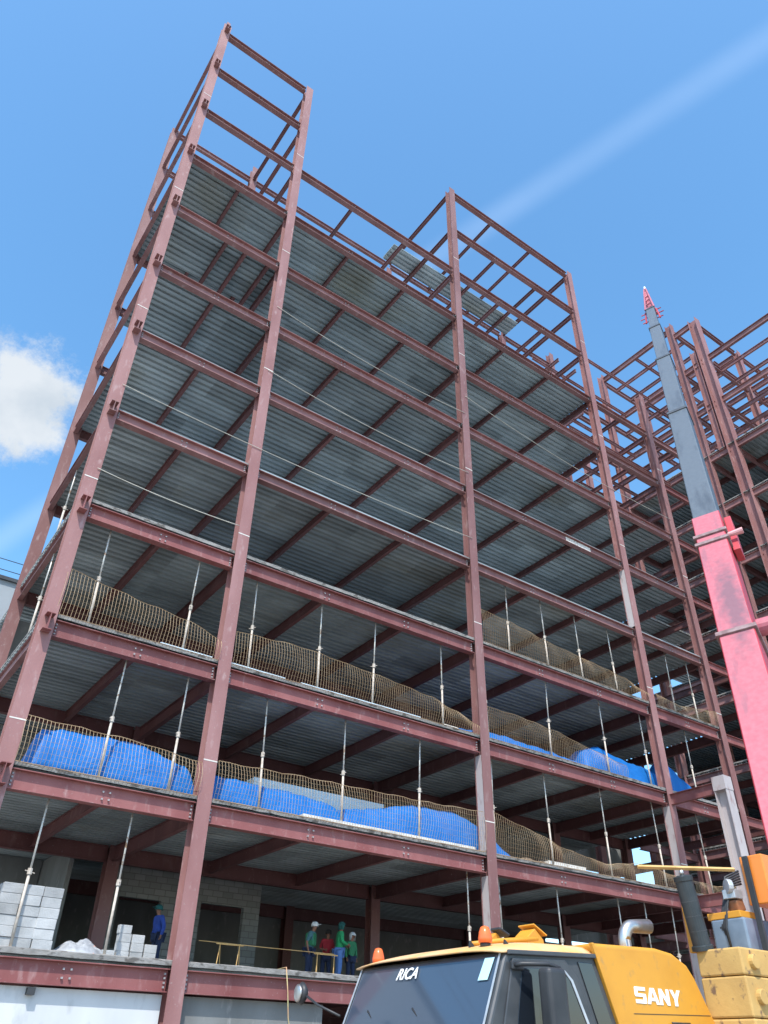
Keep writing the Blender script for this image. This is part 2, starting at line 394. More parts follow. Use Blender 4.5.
# cage bracing beams behind (second row of the cage)
for l in (11,):
    mb = MB(); beam_x(mb, CX[2] + .212, CX[3] - .212, DY, ZL[l], .35); mb.build('rear_girder', M['steel'], B)
# columns and girders of the row behind (seen through the lowest floors)
for x in CX:
    mb = MB(); column(mb, x, 13.7, 0, 15); mb.build('inner_column', M['steel_shaded'], B)
for l in (1, 2, 3, 4):
    for a, b in bays[:4]:
        mb = MB(); beam_x(mb, a + .212, b - .212, 13.7, ZL[l], .5); mb.build('inner_girder', M['steel_shaded'], B)
        deck_part(a + .01, b, DY + .06, 13.9, ztop(l) + .004, B)
# block walls on the workers' floor
def wall(x0, x1, y0, y1, z0, z1, mat, openings=(), name='wall'):
    mb = MB()
    if not openings: mb.box(x0, x1, y0, y1, z0, z1)
    else:
        cur = x0
        for (a, b, c, d) in openings:
            if a > cur: mb.box(cur, a, y0, y1, z0, z1)
            if c > z0: mb.box(a, b, y0, y1, z0, c)
            if d < z1: mb.box(a, b, y0, y1, d, z1)
            cur = b
        if cur < x1: mb.box(cur, x1, y0, y1, z0, z1)
    return mb.build(name, mat, B)
wall(5.45, 11.4, 7.55, 7.75, slab(1), 7.36, M['blockwall'], [(6.05, 7.55, slab(1) + .9, 6.05), (9.05, 10.75, slab(1), 6.15)], 'block_wall')
wall(4.05, 4.2, 7.2, 11.2, slab(1), 7.36, M['grey_wall'], name='block_wall')
wall(-.1, 4.0, 10.6, 10.8, slab(1), 7.36, M['grey_wall'], [(1.6, 1.75, slab(1), 6.6)], 'block_wall')
wall(3.6, 75, 13.95, 14.15, slab(1), 7.36, M['grey_wall'], name='rear_wall')
wall(3.6, 44, 13.95, 14.15, slab(2), 11.4, M['grey_wall'], name='rear_wall')
wall(3.6, 42, 13.95, 14.15, slab(3), 15.4, M['grey_wall'], name='rear_wall')
wall(.3, 3.5, 9.3, 9.5, slab(2), 11.4, M['blockwall'], name='rear_wall')
wall(.3, 5.0, 7.4, 7.6, slab(3), 14.6, M['grey_wall'], name='rear_wall') 
wall(17.4, 25.8, 6.2, 6.35, slab(2), slab(2) + 1.05, M['plaster'], name='parapet_wall')
# ground floor walls
wall(.62, 5.1, .06, .22, 0, 2.86, M['white_wall'], name='white_wall')
wall(5.6, 9.75, .10, .26, 0, 2.86, M['grey_wall'], name='grey_wall')
wall(-.2, 75.0, 14.3, 14.5, 0, 3.6, M['grey_wall'], name='back_wall')
mb = MB(); mb.box(1.88, 2.05, -.10, .06, 2.70, 2.84); mb.build('drain_box', M['black'], B)
mb = MB(); mb.box(22.6, 24.4, -.020, -.0115, ZL[6] - .14, ZL[6] + .16); mb.build('bare_primer_patch', M['cream_board'], B)
# porch frame joined to the fourth column
mb = MB(); column(mb, 26.93, -2.75, 0, 11.55, d=.55, w=.50); mb.box(26.66, 27.2, -3.04, -2.46, 11.0, 11.56); mb.build('porch_column', M['steel_grey'], B)
for l in (2, 3):
    mb = MB(); beam_y(mb, 26.93, -2.47, -.212, ZL[l] - .05, .45, .2); mb.build('porch_beam', M['steel_low'], B)

# ------------------------------------------------------------------ right wing
W = empty('steel_frame_wing', (37.7, 0, 0))
tag(W, 'unfinished red steel frame wing standing forward at the right edge behind the crane boom', 'building')
def wadd(mb, name, mat):
    o = mb.build(name, mat); o.parent = W; o.matrix_parent_inverse = Matrix.Translation((-37.7, 0, 0)); return o
WX = [37.7, 43.1, 48.5, 54.0]; WY = [-8.3, -2.7, -.75, 6.1, 13.0]
for x in WX:
    for y in WY:
        if y == -.75 and x > 38: continue
        zt = 48.9 if y in (-.75, 6.1) else 44.0 if y < -8 else 47.7
        w = .62 if (y == -2.7 and x < 38) else .46
        mb = MB(); column(mb, x, y, 0, zt, d=w, w=w); wadd(mb, 'column', M['steel'])
mb = MB(); column(mb, 37.68, -2.0, ZL[9] + .215, 44.8, d=.42, w=.42); wadd(mb, 'column', M['steel'])
for l in range(2, 13):
    z, h = ZL[l], .42
    zz = z if l < 12 else 48.35
    for y in WY[:4]:
        if l == 12 and y < -8: continue
        for a, b in zip(WX, WX[1:]):
            mb = MB(); beam_x(mb, a + .24, b - .24, y, zz if y > -1 else z, h); wadd(mb, 'girder', M['steel'] if l > 8 else M['steel_shaded'])
    for x in WX:
        for y0, y1 in ((-8.3, -2.7), (-2.7, -.75), (-.75, 6.1)) if l > 9 else ((-8.3, -2.7), (-2.7, -.75), (-.75, 6.1), (6.1, 13.0)):
            if l == 12 and y0 < -8: continue
            mb = MB(); beam_y(mb, x, y0 + .24, y1 - .24, zz if y0 > -1 else z, .45 if x < 38 else h, .22); wadd(mb, 'cross_beam', M['steel'])
    # joists
    js = [39.5, 41.3, 44.9, 46.7, 50.3]
    if l in (10, 11, 12):
        for x in js[:4]:
            mb = MB(); beam_y(mb, x, -.74, 6.0, zz - .02, .32, .15); wadd(mb, 'joist', M['steel'])
            if l < 12: mb = MB(); beam_y(mb, x, -8.2, -.76, z - .02, .30, .15); wadd(mb, 'joist', M['steel'])
        for x0, x1 in zip(WX[:3], WX[1:]):
            mb = MB(); beam_x(mb, x0 + .12, x1 - .12, 2.7, zz - .04, .3, .15); wadd(mb, 'brace_beam', M['steel'])
    elif l >= 4:
        for x in (40.4, 45.8):
            mb = MB(); beam_y(mb, x, -8.0, 6.0, z, .38, .15); wadd(mb, 'joist', M['steel_shaded'])
    if l <= 9:
        o = deck_part(37.6, 54.2, -8.5, -2.7, ztop(l) + .03 if l > 8 else z + .214, None); o.name = 'deck'; o.parent = W; o.matrix_parent_inverse = Matrix.Translation((-37.7, 0, 0))
        for xa, xb, y1 in ((37.6, 43.0, 6.2), (43.01, 54.2, 13.1)):
            o = deck_part(xa, xb, -2.69, y1, z + .214, None); o.name = 'deck'; o.parent = W; o.matrix_parent_inverse = Matrix.Translation((-37.7, 0, 0))
mb = MB().box(43.3, 75, 13.3, 13.5, 0, ZL[5] - .3); wadd(mb, 'rear_wall', M['grey_wall'])
mb = MB().box(54.3, 54.5, -2.0, 13.2, 0, ZL[6] - .3); wadd(mb, 'side_wall', M['grey_wall'])
# link bay between the two frames
for l in range(2, 12):
    z = ZL[l]
    if l > 9:
        pass
    mb = MB(); beam_x(mb, CX[4] + .22, 37.45, 0 if l < 10 else DY, z, .42); wadd(mb, 'link_girder', M['steel_low'] if l < 9 else M['steel'])
    mb = MB(); beam_x(mb, CX[4] + .22, 37.45, 6.1, z - .1, .40); wadd(mb, 'link_girder', M['steel'])
    if l in (3, 5, 6, 7, 8, 9):
        mb = MB(); beam_y(mb, 35.0, .05, 6.4, z, .38, .16); wadd(mb, 'joist', M['steel_shaded'])
    if l in (9, 10, 11):
        for y in (2.2, 4.4):
            mb = MB(); beam_x(mb, CX[3] + .3, 37.45, y, z - .35, .24, .14); wadd(mb, 'brace_beam', M['steel'])
    if l in (6,):
        o = deck_part(CX[4] + .3, 37.4, 3.2, 6.6, z + .214, None); o.parent = W; o.matrix_parent_inverse = Matrix.Translation((-37.7, 0, 0))
for l in (10, 11):
    for x in (29.0, 30.8):
        mb = MB(); beam_y(mb, x, 3.5, DY - .1, ZL[l] - .2, .28, .14); wadd(mb, 'brace_beam', M['steel'])

# ------------------------------------------------------------------ shoring props
def make_prop():
    t = empty('shoring_prop', (0, 0, 0))
    MB().tube([(0, 0, 1.55), (0, 0, 3.80)], .026, 8).build('inner_tube', M['prop'], t, True)
    MB().tube([(0, 0, .01), (0, 0, 1.62)], .036, 8).build('outer_tube', M['prop_rust'], t, True)
    MB().tube([(0, 0, 1.56), (0, 0, 1.70)], .058, 8).tube([(-.12, 0, 1.64), (.12, 0, 1.60)], .012, 5).build('collar', M['prop_rust'], t)
    MB().box(-.08, .08, -.08, .08, 0, .01).build('base_plate', M['prop'], t)
    MB().box(-.08, .08, -.08, .08, 3.80, 3.81).build('head_plate', M['prop'], t)
    return t
proto = make_prop(); first = True
bayname = ['counted rightward from left corner column', 'counted rightward from second column', 'counted rightward from third column', 'counted rightward from fourth column']
PR = {1: [(1.36, .3), (3.56, .3), (15.4, .35), (16.89, .35), (19.68, .3), (23.08, .35), (24.53, .3), (26.2, .35), (28.9, .4)],
      2: [(2.45, .3), (4.43, .3), (7.27, .3), (10.19, .3), (13.29, .3), (16.71, .3), (19.61, .3), (22.86, .3), (26.2, .3), (29.44, .35)],
      3: [(1.17, .3), (4.1, .3), (6.36, .3), (8.98, .3), (11.25, .3), (14.47, .3), (16.74, .3), (20.15, .3), (23.64, .3), (26.4, .3), (29.82, .35)],
      4: [(18.27, .3), (20.59, .3), (22.79, .3), (25.14, .3), (29.47, .35), (31.3, .35)]}
FL = {1: 'on workers floor', 2: 'on lower tarpaulin floor', 3: 'on upper netted floor', 4: 'on highest netted floor'}
ORD = ['first', 'second', 'third', 'fourth', 'fifth', 'sixth']
for l, lst in PR.items():
    cnt = {}
    for (x, y) in lst:
        bi = max(i for i in range(4) if x > CX[i]); k = cnt.get(bi, 0); cnt[bi] = k + 1
        o = proto if first else copy_tree(proto); first = False
        o.location = (x, y, slab(l)); o.scale = (1, 1, (ztop(l + 1) - slab(l)) / 3.815)
        o.rotation_euler = (R(random.uniform(-1.2, 1.2)), R(random.uniform(-1, 1)), random.uniform(0, 3))
        tag(o, '%s steel prop %s, %s' % (ORD[k], FL[l], bayname[bi]), 'shoring prop', 'thin telescopic props holding up the floor edges')
for l, y in ((3, 2.6), (4, 3.4)):
    o = copy_tree(proto); o.location = (.05, y, slab(l)); o.scale = (1, 1, (ztop(l + 1) - slab(l)) / 3.815)
    tag(o, 'steel prop on the left end edge, %s storey above' % ('lower one near the corner,' if l == 3 else 'higher one, one'), 'shoring prop', 'thin telescopic props holding up the floor edges')

# ------------------------------------------------------------------ debris nets
def interp(pts, x):
    for (a, b), (c, d) in zip(pts, pts[1:]):
        if a <= x <= c:
            t = (x - a) / (c - a); t = t * t * (3 - 2 * t) * .5 + t * .5
            return b + (d - b) * t
    return pts[-1][1]
def net(x0, x1, l, tops, label, dens=.10, y0=-.19):
    mb = MB(); z0 = slab(l) - .05
    ph = random.random() * 9
    def P(x, t):
        h = interp(tops, x) - z0
        bul = .10 * math.sin(math.pi * t) * (1 + .6 * math.sin(x * 1.7 + ph)) + .015 * math.sin(x * 6.1 + t * 4 + ph)
        return (x + .012 * math.sin(t * 5 + x * 2 + ph) , y0 - bul, z0 + h * t + .02 * math.sin(x * 5 + ph) * t)
    n = int((x1 - x0) / dens)
    for i in range(n + 1):
        x = x0 + (x1 - x0) * i / n
        mb.tube([P(x, k / 8) for k in range(9)], .0055, 3, False)
    for k in range(0, 9):
        t = k / 8
        m = int((x1 - x0) / .35)
        mb.tube([P(x0 + (x1 - x0) * i / m, t) for i in range(m + 1)], .0025 if 0 < k < 8 else .011, 3, False)
    o = mb.build('safety_net', M['net'])
    return tag(o, label, 'safety net', 'brown safety nets strung along the floor edges')
net(.15, 5.1, 3, [(0, 13.15), (1.0, 12.95), (2.5, 12.75), (4.0, 12.6), (5.2, 12.25)], 'brown net on upper netted floor, between left corner and second columns')
net(5.6, 15.8, 3, [(5.5, 12.75), (8, 12.9), (11, 12.75), (13.5, 12.55), (14.6, 12.3), (15.9, 11.95)], 'long brown net on upper netted floor, between second and third columns')
net(16.3, 24.2, 3, [(16, 12.85), (18, 12.85), (20, 12.7), (22, 12.4), (24.3, 12.1)], 'brown net slumping over blue tarpaulin, between third and fourth columns')
net(.2, 5.1, 2, [(0, 8.7), (3, 8.65), (5.2, 8.45)], 'brown net over big blue tarpaulin, between left corner and second columns')
net(5.6, 15.8, 2, [(5.5, 8.6), (9, 8.7), (13, 8.75), (15.9, 8.85)], 'brown net on lower tarpaulin floor, between second and third columns')
net(16.3, 26.6, 2, [(16, 8.95), (18, 8.6), (20, 8.15), (22, 7.95), (24, 8.2), (26.7, 8.0)], 'brown net on lower tarpaulin floor, between third and fourth columns')
net(16.3, 26.6, 4, [(16, 17.1), (18, 17.0), (20.5, 16.7), (23, 16.55), (25, 16.4), (26.7, 16.0)], 'brown net on highest netted floor, between third and fourth columns')
net(27.3, 32.0, 4, [(27, 16.2), (29, 16.0), (32.2, 16.4)], 'short brown net on highest netted floor, between fourth and fifth columns')
net(27.3, 31.9, 2, [(27, 8.0), (29, 7.95), (32.2, 8.3)], 'short brown net on lower tarpaulin floor, right of fourth column')

# ------------------------------------------------------------------ tarpaulins
def tarp(x0, x1, l, hs, label, y0=-.02, depth=1.9, yb=.0):
    z0 = slab(l) + .01; nx = int((x1 - x0) / .09); ny = 26; vs = []; fs = []
    sd = random.random() * 50
    for i in range(nx + 1):
        x = x0 + (x1 - x0) * i / nx; H = interp(hs, x) - z0
        for j in range(ny + 1):
            t = j / ny
            y = y0 + depth * (t ** 1.25)
            s = 1 - abs(2 * t - 1) ** 3.0 if t > .5 else 1 - (1 - 2 * t) ** 2.6
            h = H * s
            nv = mnoise.fractal(Vector((x * .9 + sd, y * 1.1, 0)), 1.0, 2.0, 4)
            rg = 1 - abs(mnoise.noise(Vector((x * 1.6 + sd, y * 1.3 + 5, 2.0))))
            rg2 = 1 - abs(mnoise.noise(Vector((x * 3.3 - y * 2 + sd, y * 2.3, 7.0))))
            fold = max(0, math.sin(x * 5.2 + 2.2 * math.sin(x * .9 + sd) + y * 2.0)) ** 3
            h += (.05 * nv + .045 * rg ** 6 + .03 * rg2 ** 8 + .010 * fold) * min(1, h * 2.5)
            yy = y + (.05 * (rg - .6) + .022 * math.sin(x * 2.3 + 2 * math.sin(x * 1.3) + y * 2) - .018 * fold + .03 * rg2 ** 6) * (s)
            edge = min(1, (x - x0) / .3, (x1 - x) / .3)
            vs.append((x + .04 * nv, yy, z0 + max(0, h) * (.15 + .85 * max(0, edge))))
    k = ny + 1
    for i in range(nx):
        for j in range(ny): fs.append((i * k + j, i * k + j + 1, (i + 1) * k + j + 1, (i + 1) * k + j))
    mb = MB(); mb.add(vs, fs); o = mb.build('blue_tarpaulin', M['tarp'], None, True)
    so = o.modifiers.new('thick', 'SOLIDIFY'); so.thickness = .006
    return tag(o, label, 'tarpaulin', 'blue tarpaulins covering piles of material')
tarp(.55, 5.48, 2, [(.5, 8.3), (.9, 8.85), (2.6, 8.98), (3.7, 8.95), (4.4, 8.75), (5.5, 8.55)], 'large humped bright blue tarpaulin, between left corner and second columns', y0=.42)
tarp(5.5, 10.6, 2, [(5.4, 8.6), (6.5, 8.55), (8.6, 8.52), (9.8, 8.42), (10.7, 8.3)], 'long low blue tarpaulin just right of second column, below a pale panel', y0=.42)
tarp(10.3, 18.0, 2, [(10.2, 8.25), (11.5, 8.45), (13.6, 8.95), (15.5, 9.0), (16.6, 8.7), (17.6, 8.0), (18.1, 7.6)], 'blue tarpaulin hump passing behind the third column, lower tarpaulin floor', y0=.45)
tarp(15.1, 22.6, 3, [(15, 11.9), (15.8, 12.2), (17.6, 12.4), (20.5, 12.3), (22, 12.2), (22.7, 12.3)], 'low rumpled blue tarpaulin on upper netted floor right of third column', y0=.45)
tarp(22.4, 27.9, 3, [(22.3, 12.3), (23.1, 12.95), (24, 13.2), (25.3, 12.95), (26.7, 12.9), (28, 12.7)], 'high blue tarpaulin hump behind the fourth column, upper netted floor', y0=.45)
tarp(28.1, 31.2, 3, [(28, 13.2), (28.5, 13.45), (29.5, 12.9), (31.3, 11.7)], 'blue tarpaulin sloping down right of the fourth column', y0=.4)

mb = MB(); vs = []; fs = []; nx, ny = 60, 24  # added sheet, out of view, to bounce blue light onto the deck above
for i in range(nx + 1):
    for j in range(ny + 1):
        x = 12.5 + 15 * i / nx; y = 1.5 + 5.1 * j / ny
        vs.append((x, y, slab(3) + .03 + .10 * max(0, mnoise.fractal(Vector((x * .8, y * .8, 3)), 1, 2, 4) + .3)))
for i in range(nx):
    for j in range(ny): fs.append((i * (ny + 1) + j, (i + 1) * (ny + 1) + j, (i + 1) * (ny + 1) + j + 1, i * (ny + 1) + j + 1))
mb.add(vs, fs); o = mb.build('blue_tarpaulin', M['tarp'], None, True); so = o.modifiers.new('t', 'SOLIDIFY'); so.thickness = .008
tag(o, 'unseen flat blue sheet added behind the humped tarpaulins, bouncing blue light onto deck above', 'tarpaulin', 'blue tarpaulins covering piles of material')
# boards and panels
def thing_box(name, mat, x0, x1, y0, y1, z0, z1, label, cat, group=None, rz=0, bevel=.005):
    cx, cy = (x0 + x1) / 2, (y0 + y1) / 2
    mb = MB().box(x0 - cx, x1 - cx, y0 - cy, y1 - cy, 0, z1 - z0); o = mb.build(name, mat, None, False, bevel)
    o.location = (cx, cy, z0); o.rotation_euler = (0, 0, rz); return tag(o, label, cat, group)
thing_box('panel_stack', M['white_board'], 8.1, 13.4, 2.5, 3.6, slab(2), 9.25, 'long pale blue panel stack behind the blue tarpaulins, right of second column', 'panels')
thing_box('cream_plank', M['cream_board'], 8.7, 15.6, .10, .36, slab(2), slab(2) + .12, 'long cream plank on the floor edge in front of the blue tarpaulin', 'plank')
thing_box('pale_plank', M['white_board'], 3.3, 5.0, .02, .26, slab(3), slab(3) + .09, 'short pale blue plank on upper netted floor, just left of second column', 'plank', 'pale planks along the upper netted floor edge')
thing_box('pale_plank', M['white_board'], 5.6, 7.6, .02, .26, slab(3), slab(3) + .09, 'pale blue plank on upper netted floor, just right of second column', 'plank', 'pale planks along the upper netted floor edge')
thing_box('pale_plank', M['white_board'], 8.2, 13.2, .02, .26, slab(3), slab(3) + .09, 'longest pale blue plank under the net, between second and third columns', 'plank', 'pale planks along the upper netted floor edge')
thing_box('cement_bag', M['cream_board'], 14.5, 15.3, .3, .75, slab(3), slab(3) + .26, 'white sack lying left of the third column on upper netted floor', 'sack', bevel=.1)
thing_box('board_stack', M['cream_board'], 19.6, 21.6, .5, 1.4, slab(2), slab(2) + .28, 'grey board stack on lower tarpaulin floor midway between third and fourth columns', 'boards')
# net heap
def heap(name, cx, cy, z0, rx, ry, h, mat, label, cat, seed=0):
    vs = []; fs = []; n = 64; m = 16
    for i in range(m + 1):
        r = i / m
        for k in range(n):
            a = 2 * math.pi * k / n
            x = rx * r * math.cos(a); y = ry * r * math.sin(a)
            nz = mnoise.fractal(Vector((x * 2.2 + seed, y * 2.2, seed)), 1, 2, 4)
            rg = 1 - abs(mnoise.noise(Vector((x * 5 + seed, y * 6, 1))))
            z = h * (1 - r ** 2) * (.62 + .35 * nz + .25 * rg) + .05 * rg * (1 - r)
            vs.append((x * (1 + .12 * nz), y, max(.004, z)))
    for i in range(m):
        for k in range(n): fs.append((i * n + k, i * n + (k + 1) % n, (i + 1) * n + (k + 1) % n, (i + 1) * n + k))
    mb = MB(); mb.add(vs, fs); o = mb.build(name, mat, None, False); o.location = (cx, cy, z0); return tag(o, label, cat)
heap('plastic_sheeting', 3.1, .85, slab(1), .75, .45, .34, M['plastic_sheet'], 'crumpled grey plastic sheeting between the two block stacks', 'plastic sheet', 3)
heap('net_bundle', 19.2, 1.0, slab(2), 1.9, .6, .34, M['heap'], 'brown bundled netting heaped right of the third column', 'net bundle', 8)
heap('net_bundle', 24.3, 1.1, slab(2), 2.0, .6, .30, M['heap'], 'brown bundled netting heaped left of the fourth column', 'net bundle', 5)
heap('rubble_heap', 25.2, .7, slab(4), 1.0, .5, .2, M['heap'], 'brown rubble heap left of fourth column on highest netted floor', 'rubble', 9)

# safety ropes
def rope(p, q, sag, label, r=.014, mat='cable'):
    p, q = Vector(p), Vector(q); pts = []
    for k in range(17):
        t = k / 16; v = p.lerp(q, t); v.z -= 4 * sag * t * (1 - t); pts.append(v)
    return tag(MB().tube(pts, r, 5).build('safety_rope', M[mat], None, True), label, 'rope', 'pale safety ropes strung across the facade')
rope((.1, -.24, 16.9 + 3.55), (16.0, -.24, 20.5), .22, 'pale rope crossing two bays just above the fifth beam', .013)
rope((.1, -.24, 16.75), (5.1, -.24, 16.62), .10, 'short pale rope above the net at the left bay')
rope((5.3, -.24, 28.3), (16.0, -.24, 28.0), .35, 'pale rope high between second and third columns')
rope((16.1, -.24, 29.2), (32.2, -.24, 28.4), .45, 'pale rope high from third column to fifth column')
rope((5.3, -.24, 24.4), (16.0, -.24, 24.2), .30, 'pale rope mid height between second and third columns')
def loose(pts, label, mat='rope_green', r=.016, name='hanging_hose'):
    return tag(MB().tube(pts, r, 6).build(name, M[mat], None, True), label, 'hose')
loose([(8.38, .3, slab(1) + .02), (8.38, -.16, slab(1) + .04), (8.42, -.26, 3.1), (8.5, -.25, 2.5), (8.75, -.22, 1.7), (8.9, -.25, .6), (9.2, -.5, .02), (10.2, -1.0, .02)], 'thin green and orange hose hanging over the floor edge below the workers')

# ------------------------------------------------------------------ concrete blocks
def make_block(w, h, d):
    mb = MB().box(-w / 2, w / 2, -d / 2, d / 2, 0, h)
    return mb.build('concrete_block', M['block'], None, False, .012, 2)
bp = make_block(.465, .222, .24); used = False
def place_block(x, y, z, label, group, rz=0):
    global used
    o = bp if not used else bp.copy()
    if used: COL.objects.link(o)
    used = True
    o.location = (x + random.uniform(-.015, .015), y + random.uniform(-.02, .02), z); o.rotation_euler = (0, 0, rz + random.uniform(-.03, .03))
    if 'stepped' in label: o.scale = (.70, .8, .88)
    tag(o, label, 'concrete block', group)
rown = ['bottom', 'second', 'third', 'fourth', 'fifth', 'top']
coln = ['leftmost', 'middle', 'rightmost']
for c, x in enumerate((1.12, 1.60, 2.08)):
    for r in range(6):
        for dpt in range(2):
            place_block(x, .55 + dpt * .27, slab(1) + r * .226,
                        'pale block in tall corner stack, %s column, %s row, %s layer' % (coln[c], rown[r], ('front', 'back')[dpt]), 'blocks in the tall stack at the left corner')
steps = [(3.90, 1), (4.24, 4), (4.60, 3), (4.96, 2)]
sn = ['first', 'second', 'third', 'last']
for c, (x, n) in enumerate(steps):
    for r in range(n):
        place_block(x, 1.1, slab(1) + r * .198, 'grey block in stepped pile by second column, %s step from left, %s row' % (sn[c], rown[r]), 'blocks in the stepped pile by the second column')

# ------------------------------------------------------------------ sawhorses with a long rod
def sawhorse(x, y, label):
    t = empty('sawhorse', (x, y, slab(1))); 
    tag(t, label, 'sawhorse', 'rusty rod sawhorses on the workers floor')
    for dx in (-.3, .3):
        for s in (-1, 1): MB().tube([(dx, 0, .62), (dx * 1.0 + s * .20, s * .3, 0)], .011, 6).build('leg', M['timber'], t)
    MB().tube([(-.42, 0, .63), (.42, 0, .63)], .018, 6).build('top_bar', M['timber'], t)
sawhorse(7.45, 1.5, 'small yellowish rod sawhorse just right of the second column')
sawhorse(10.7, 1.6, 'small yellowish rod sawhorse in front of the capped worker')
tag(MB().tube([(6.5, 1.5, slab(1) + .66), (8.6, 1.52, slab(1) + .65), (11.0, 1.6, slab(1) + .66)], .010, 6).build('steel_rod', M['timber']), 'long thin yellowish rod resting on the two sawhorses', 'rod')

# ------------------------------------------------------------------ people
def skin_obj(name, verts, edges, radii, mat, parent, sub=2, root=0):
    me = bpy.data.meshes.new(name); me.from_pydata(verts, edges, []); me.materials.append(mat)
    o = bpy.data.objects.new(name, me); COL.objects.link(o); o.parent = parent
    sk = o.modifiers.new('skin', 'SKIN'); sk.use_smooth_shade = True
    if not me.skin_vertices: me.skin_vertices.new()
    for i, r in enumerate(radii):
        d = me.skin_vertices[0].data[i]; d.radius = r if isinstance(r, tuple) else (r, r); d.use_root = (i == root)
    sb = o.modifiers.new('sub', 'SUBSURF'); sb.levels = sub; sb.render_levels = sub
    dg = bpy.context.evaluated_depsgraph_get(); dg.update()
    nm = bpy.data.meshes.new_from_object(o.evaluated_get(dg))
    o.modifiers.clear(); o.data = nm; nm.name = name
    return o
def person(loc, rz, H, shirt, trousers, hat, label, arms, lean=0.0, hood=False):
    t = empty('person', loc, rz); tag(t, label, 'person', 'workers on the first floor')
    s = H / 1.75
    # faces -y ; x to its right
    J = {'pel': (0, 0, .95), 'wst': (0, -.01 - lean * .1, 1.08), 'chs': (0, -lean * .25, 1.30), 'neck': (0, -lean * .4, 1.48), 'nk2': (0, -.01 - lean * .48, 1.54)}
    for k, sx in (('L', -1), ('R', 1)):
        a = arms[k]
        J['sh' + k] = (sx * .185, -lean * .35, 1.43); J['el' + k] = (sx * a[0][0], a[0][1], a[0][2]); J['wr' + k] = (sx * a[1][0], a[1][1], a[1][2])
        J['hp' + k] = (sx * .10, 0, .90); J['kn' + k] = (sx * .12, -.03, .50); J['an' + k] = (sx * .13, .02, .09); J['toe' + k] = (sx * .15, -.16, .04)
        w = Vector(J['wr' + k]); e = Vector(J['el' + k]); d = (w - e).normalized(); J['hd' + k] = tuple(w + d * .07)
    rad = {'pel': (.15, .115), 'wst': (.14, .105), 'chs': (.165, .12), 'neck': (.075, .07), 'nk2': .055}
    for k in 'LR': rad.update({'sh' + k: .062, 'el' + k: .043, 'wr' + k: .028, 'hd' + k: (.035, .02), 'hp' + k: .09, 'kn' + k: .06, 'an' + k: .04, 'toe' + k: (.045, .035)})
    E = [('pel', 'wst'), ('wst', 'chs'), ('chs', 'neck'), ('neck', 'nk2')]
    for k in 'LR': E += [('chs', 'sh' + k), ('sh' + k, 'el' + k), ('el' + k, 'wr' + k), ('wr' + k, 'hd' + k), ('pel', 'hp' + k), ('hp' + k, 'kn' + k), ('kn' + k, 'an' + k), ('an' + k, 'toe' + k)]
    # head continues the neck chain
    hx, hy = 0, -.02 - lean * .55
    J['hd0'] = (hx, hy, 1.60); J['hd1'] = (hx, hy - .005, 1.66); J['hd2'] = (hx, hy + .005, 1.72)
    rad.update({'hd0': (.065, .075), 'hd1': (.078, .095), 'hd2': (.062, .075)})
    E += [('nk2', 'hd0'), ('hd0', 'hd1'), ('hd1', 'hd2')]
    def chain(name, keys, edges, grow, mat, root, par):
        keys = list(keys); idx = {k: i for i, k in enumerate(keys)}
        vs = [tuple(c * s for c in J[k]) for k in keys]
        rr = [(tuple((q + grow) * s for q in rad[k]) if isinstance(rad[k], tuple) else (rad[k] + grow) * s) for k in keys]
        return skin_obj(name, vs, [(idx[a], idx[b]) for a, b in edges if a in idx and b in idx], rr, mat, par, 2, idx[root])
    body = chain('body', J.keys(), E, 0, M['skin'], 'pel', t)
    chain('shirt', ['pel', 'wst', 'chs', 'neck', 'shL', 'shR', 'elL', 'elR', 'wrL', 'wrR'] if shirt[1] else ['pel', 'wst', 'chs', 'neck', 'shL', 'shR', 'elL', 'elR'],
          E, .022, shirt[0], 'pel', t)
    J['pel'] = (0, 0, .93)
    chain('trousers', ['pel', 'hpL', 'hpR', 'knL', 'knR', 'anL', 'anR'], E, .026, trousers, 'pel', t)
    for k in 'LR':
        a = Vector(J['an' + k]) * s; b = Vector(J['toe' + k]) * s
        MB().tube([a + Vector((0, .05, -.05)), a + Vector((0, 0, -.04)), b], [.045 * s, .055 * s, .042 * s], 8).build('boot', M['shoe'], t, True)
    # face, nose, ears
    hc = Vector((hx, hy, 1.655)) * s
    MB().tube([hc + Vector((0, -.085, .02)), hc + Vector((0, -.112, -.012))], [.008, .016], 6).build('nose', M['skin'], t, True)
    for sx in (-1, 1):
        MB().obox(hc + Vector((sx * .032, -.087, .012)), (1, 0, 0), (0, 1, 0), (0, 0, 1), .012, .006, .006).build('eye', M['hair'], t)
        MB().obox(hc + Vector((sx * .083, .005, 0)), (1, 0, 0), (0, 1, 0), (0, 0, 1), .008, .018, .03).build('ear', M['skin'], t, bevel=.006)
    MB().obox(hc + Vector((0, -.088, -.042)), (1, 0, 0), (0, 1, 0), (0, 0, 1), .024, .006, .005).build('mouth', M['hair'], t)
    # hat / hood
    prof = [(.0, .135), (.045, .130), (.080, .110), (.102, .070), (.108, .03), (.110, -.01 if not hood else -.11)]
    mb = MB(); n = 18; vs = []; fs = []
    for r, z in prof:
        for k in range(n):
            a = 2 * math.pi * k / n; zz = z
            if hood and z < 0 and math.sin(a) < -.5: zz = .05
            vs.append(hc + Vector((r * math.cos(a), r * 1.1 * math.sin(a), zz)))
    for i in range(len(prof) - 1):
        for k in range(n): fs.append((i * n + k, i * n + (k + 1) % n, (i + 1) * n + (k + 1) % n, (i + 1) * n + k))
    mb.add(vs, fs); hm = mb.build('hood' if hood else 'cap', hat, t, True)
    so = hm.modifiers.new('t', 'SOLIDIFY'); so.thickness = .008
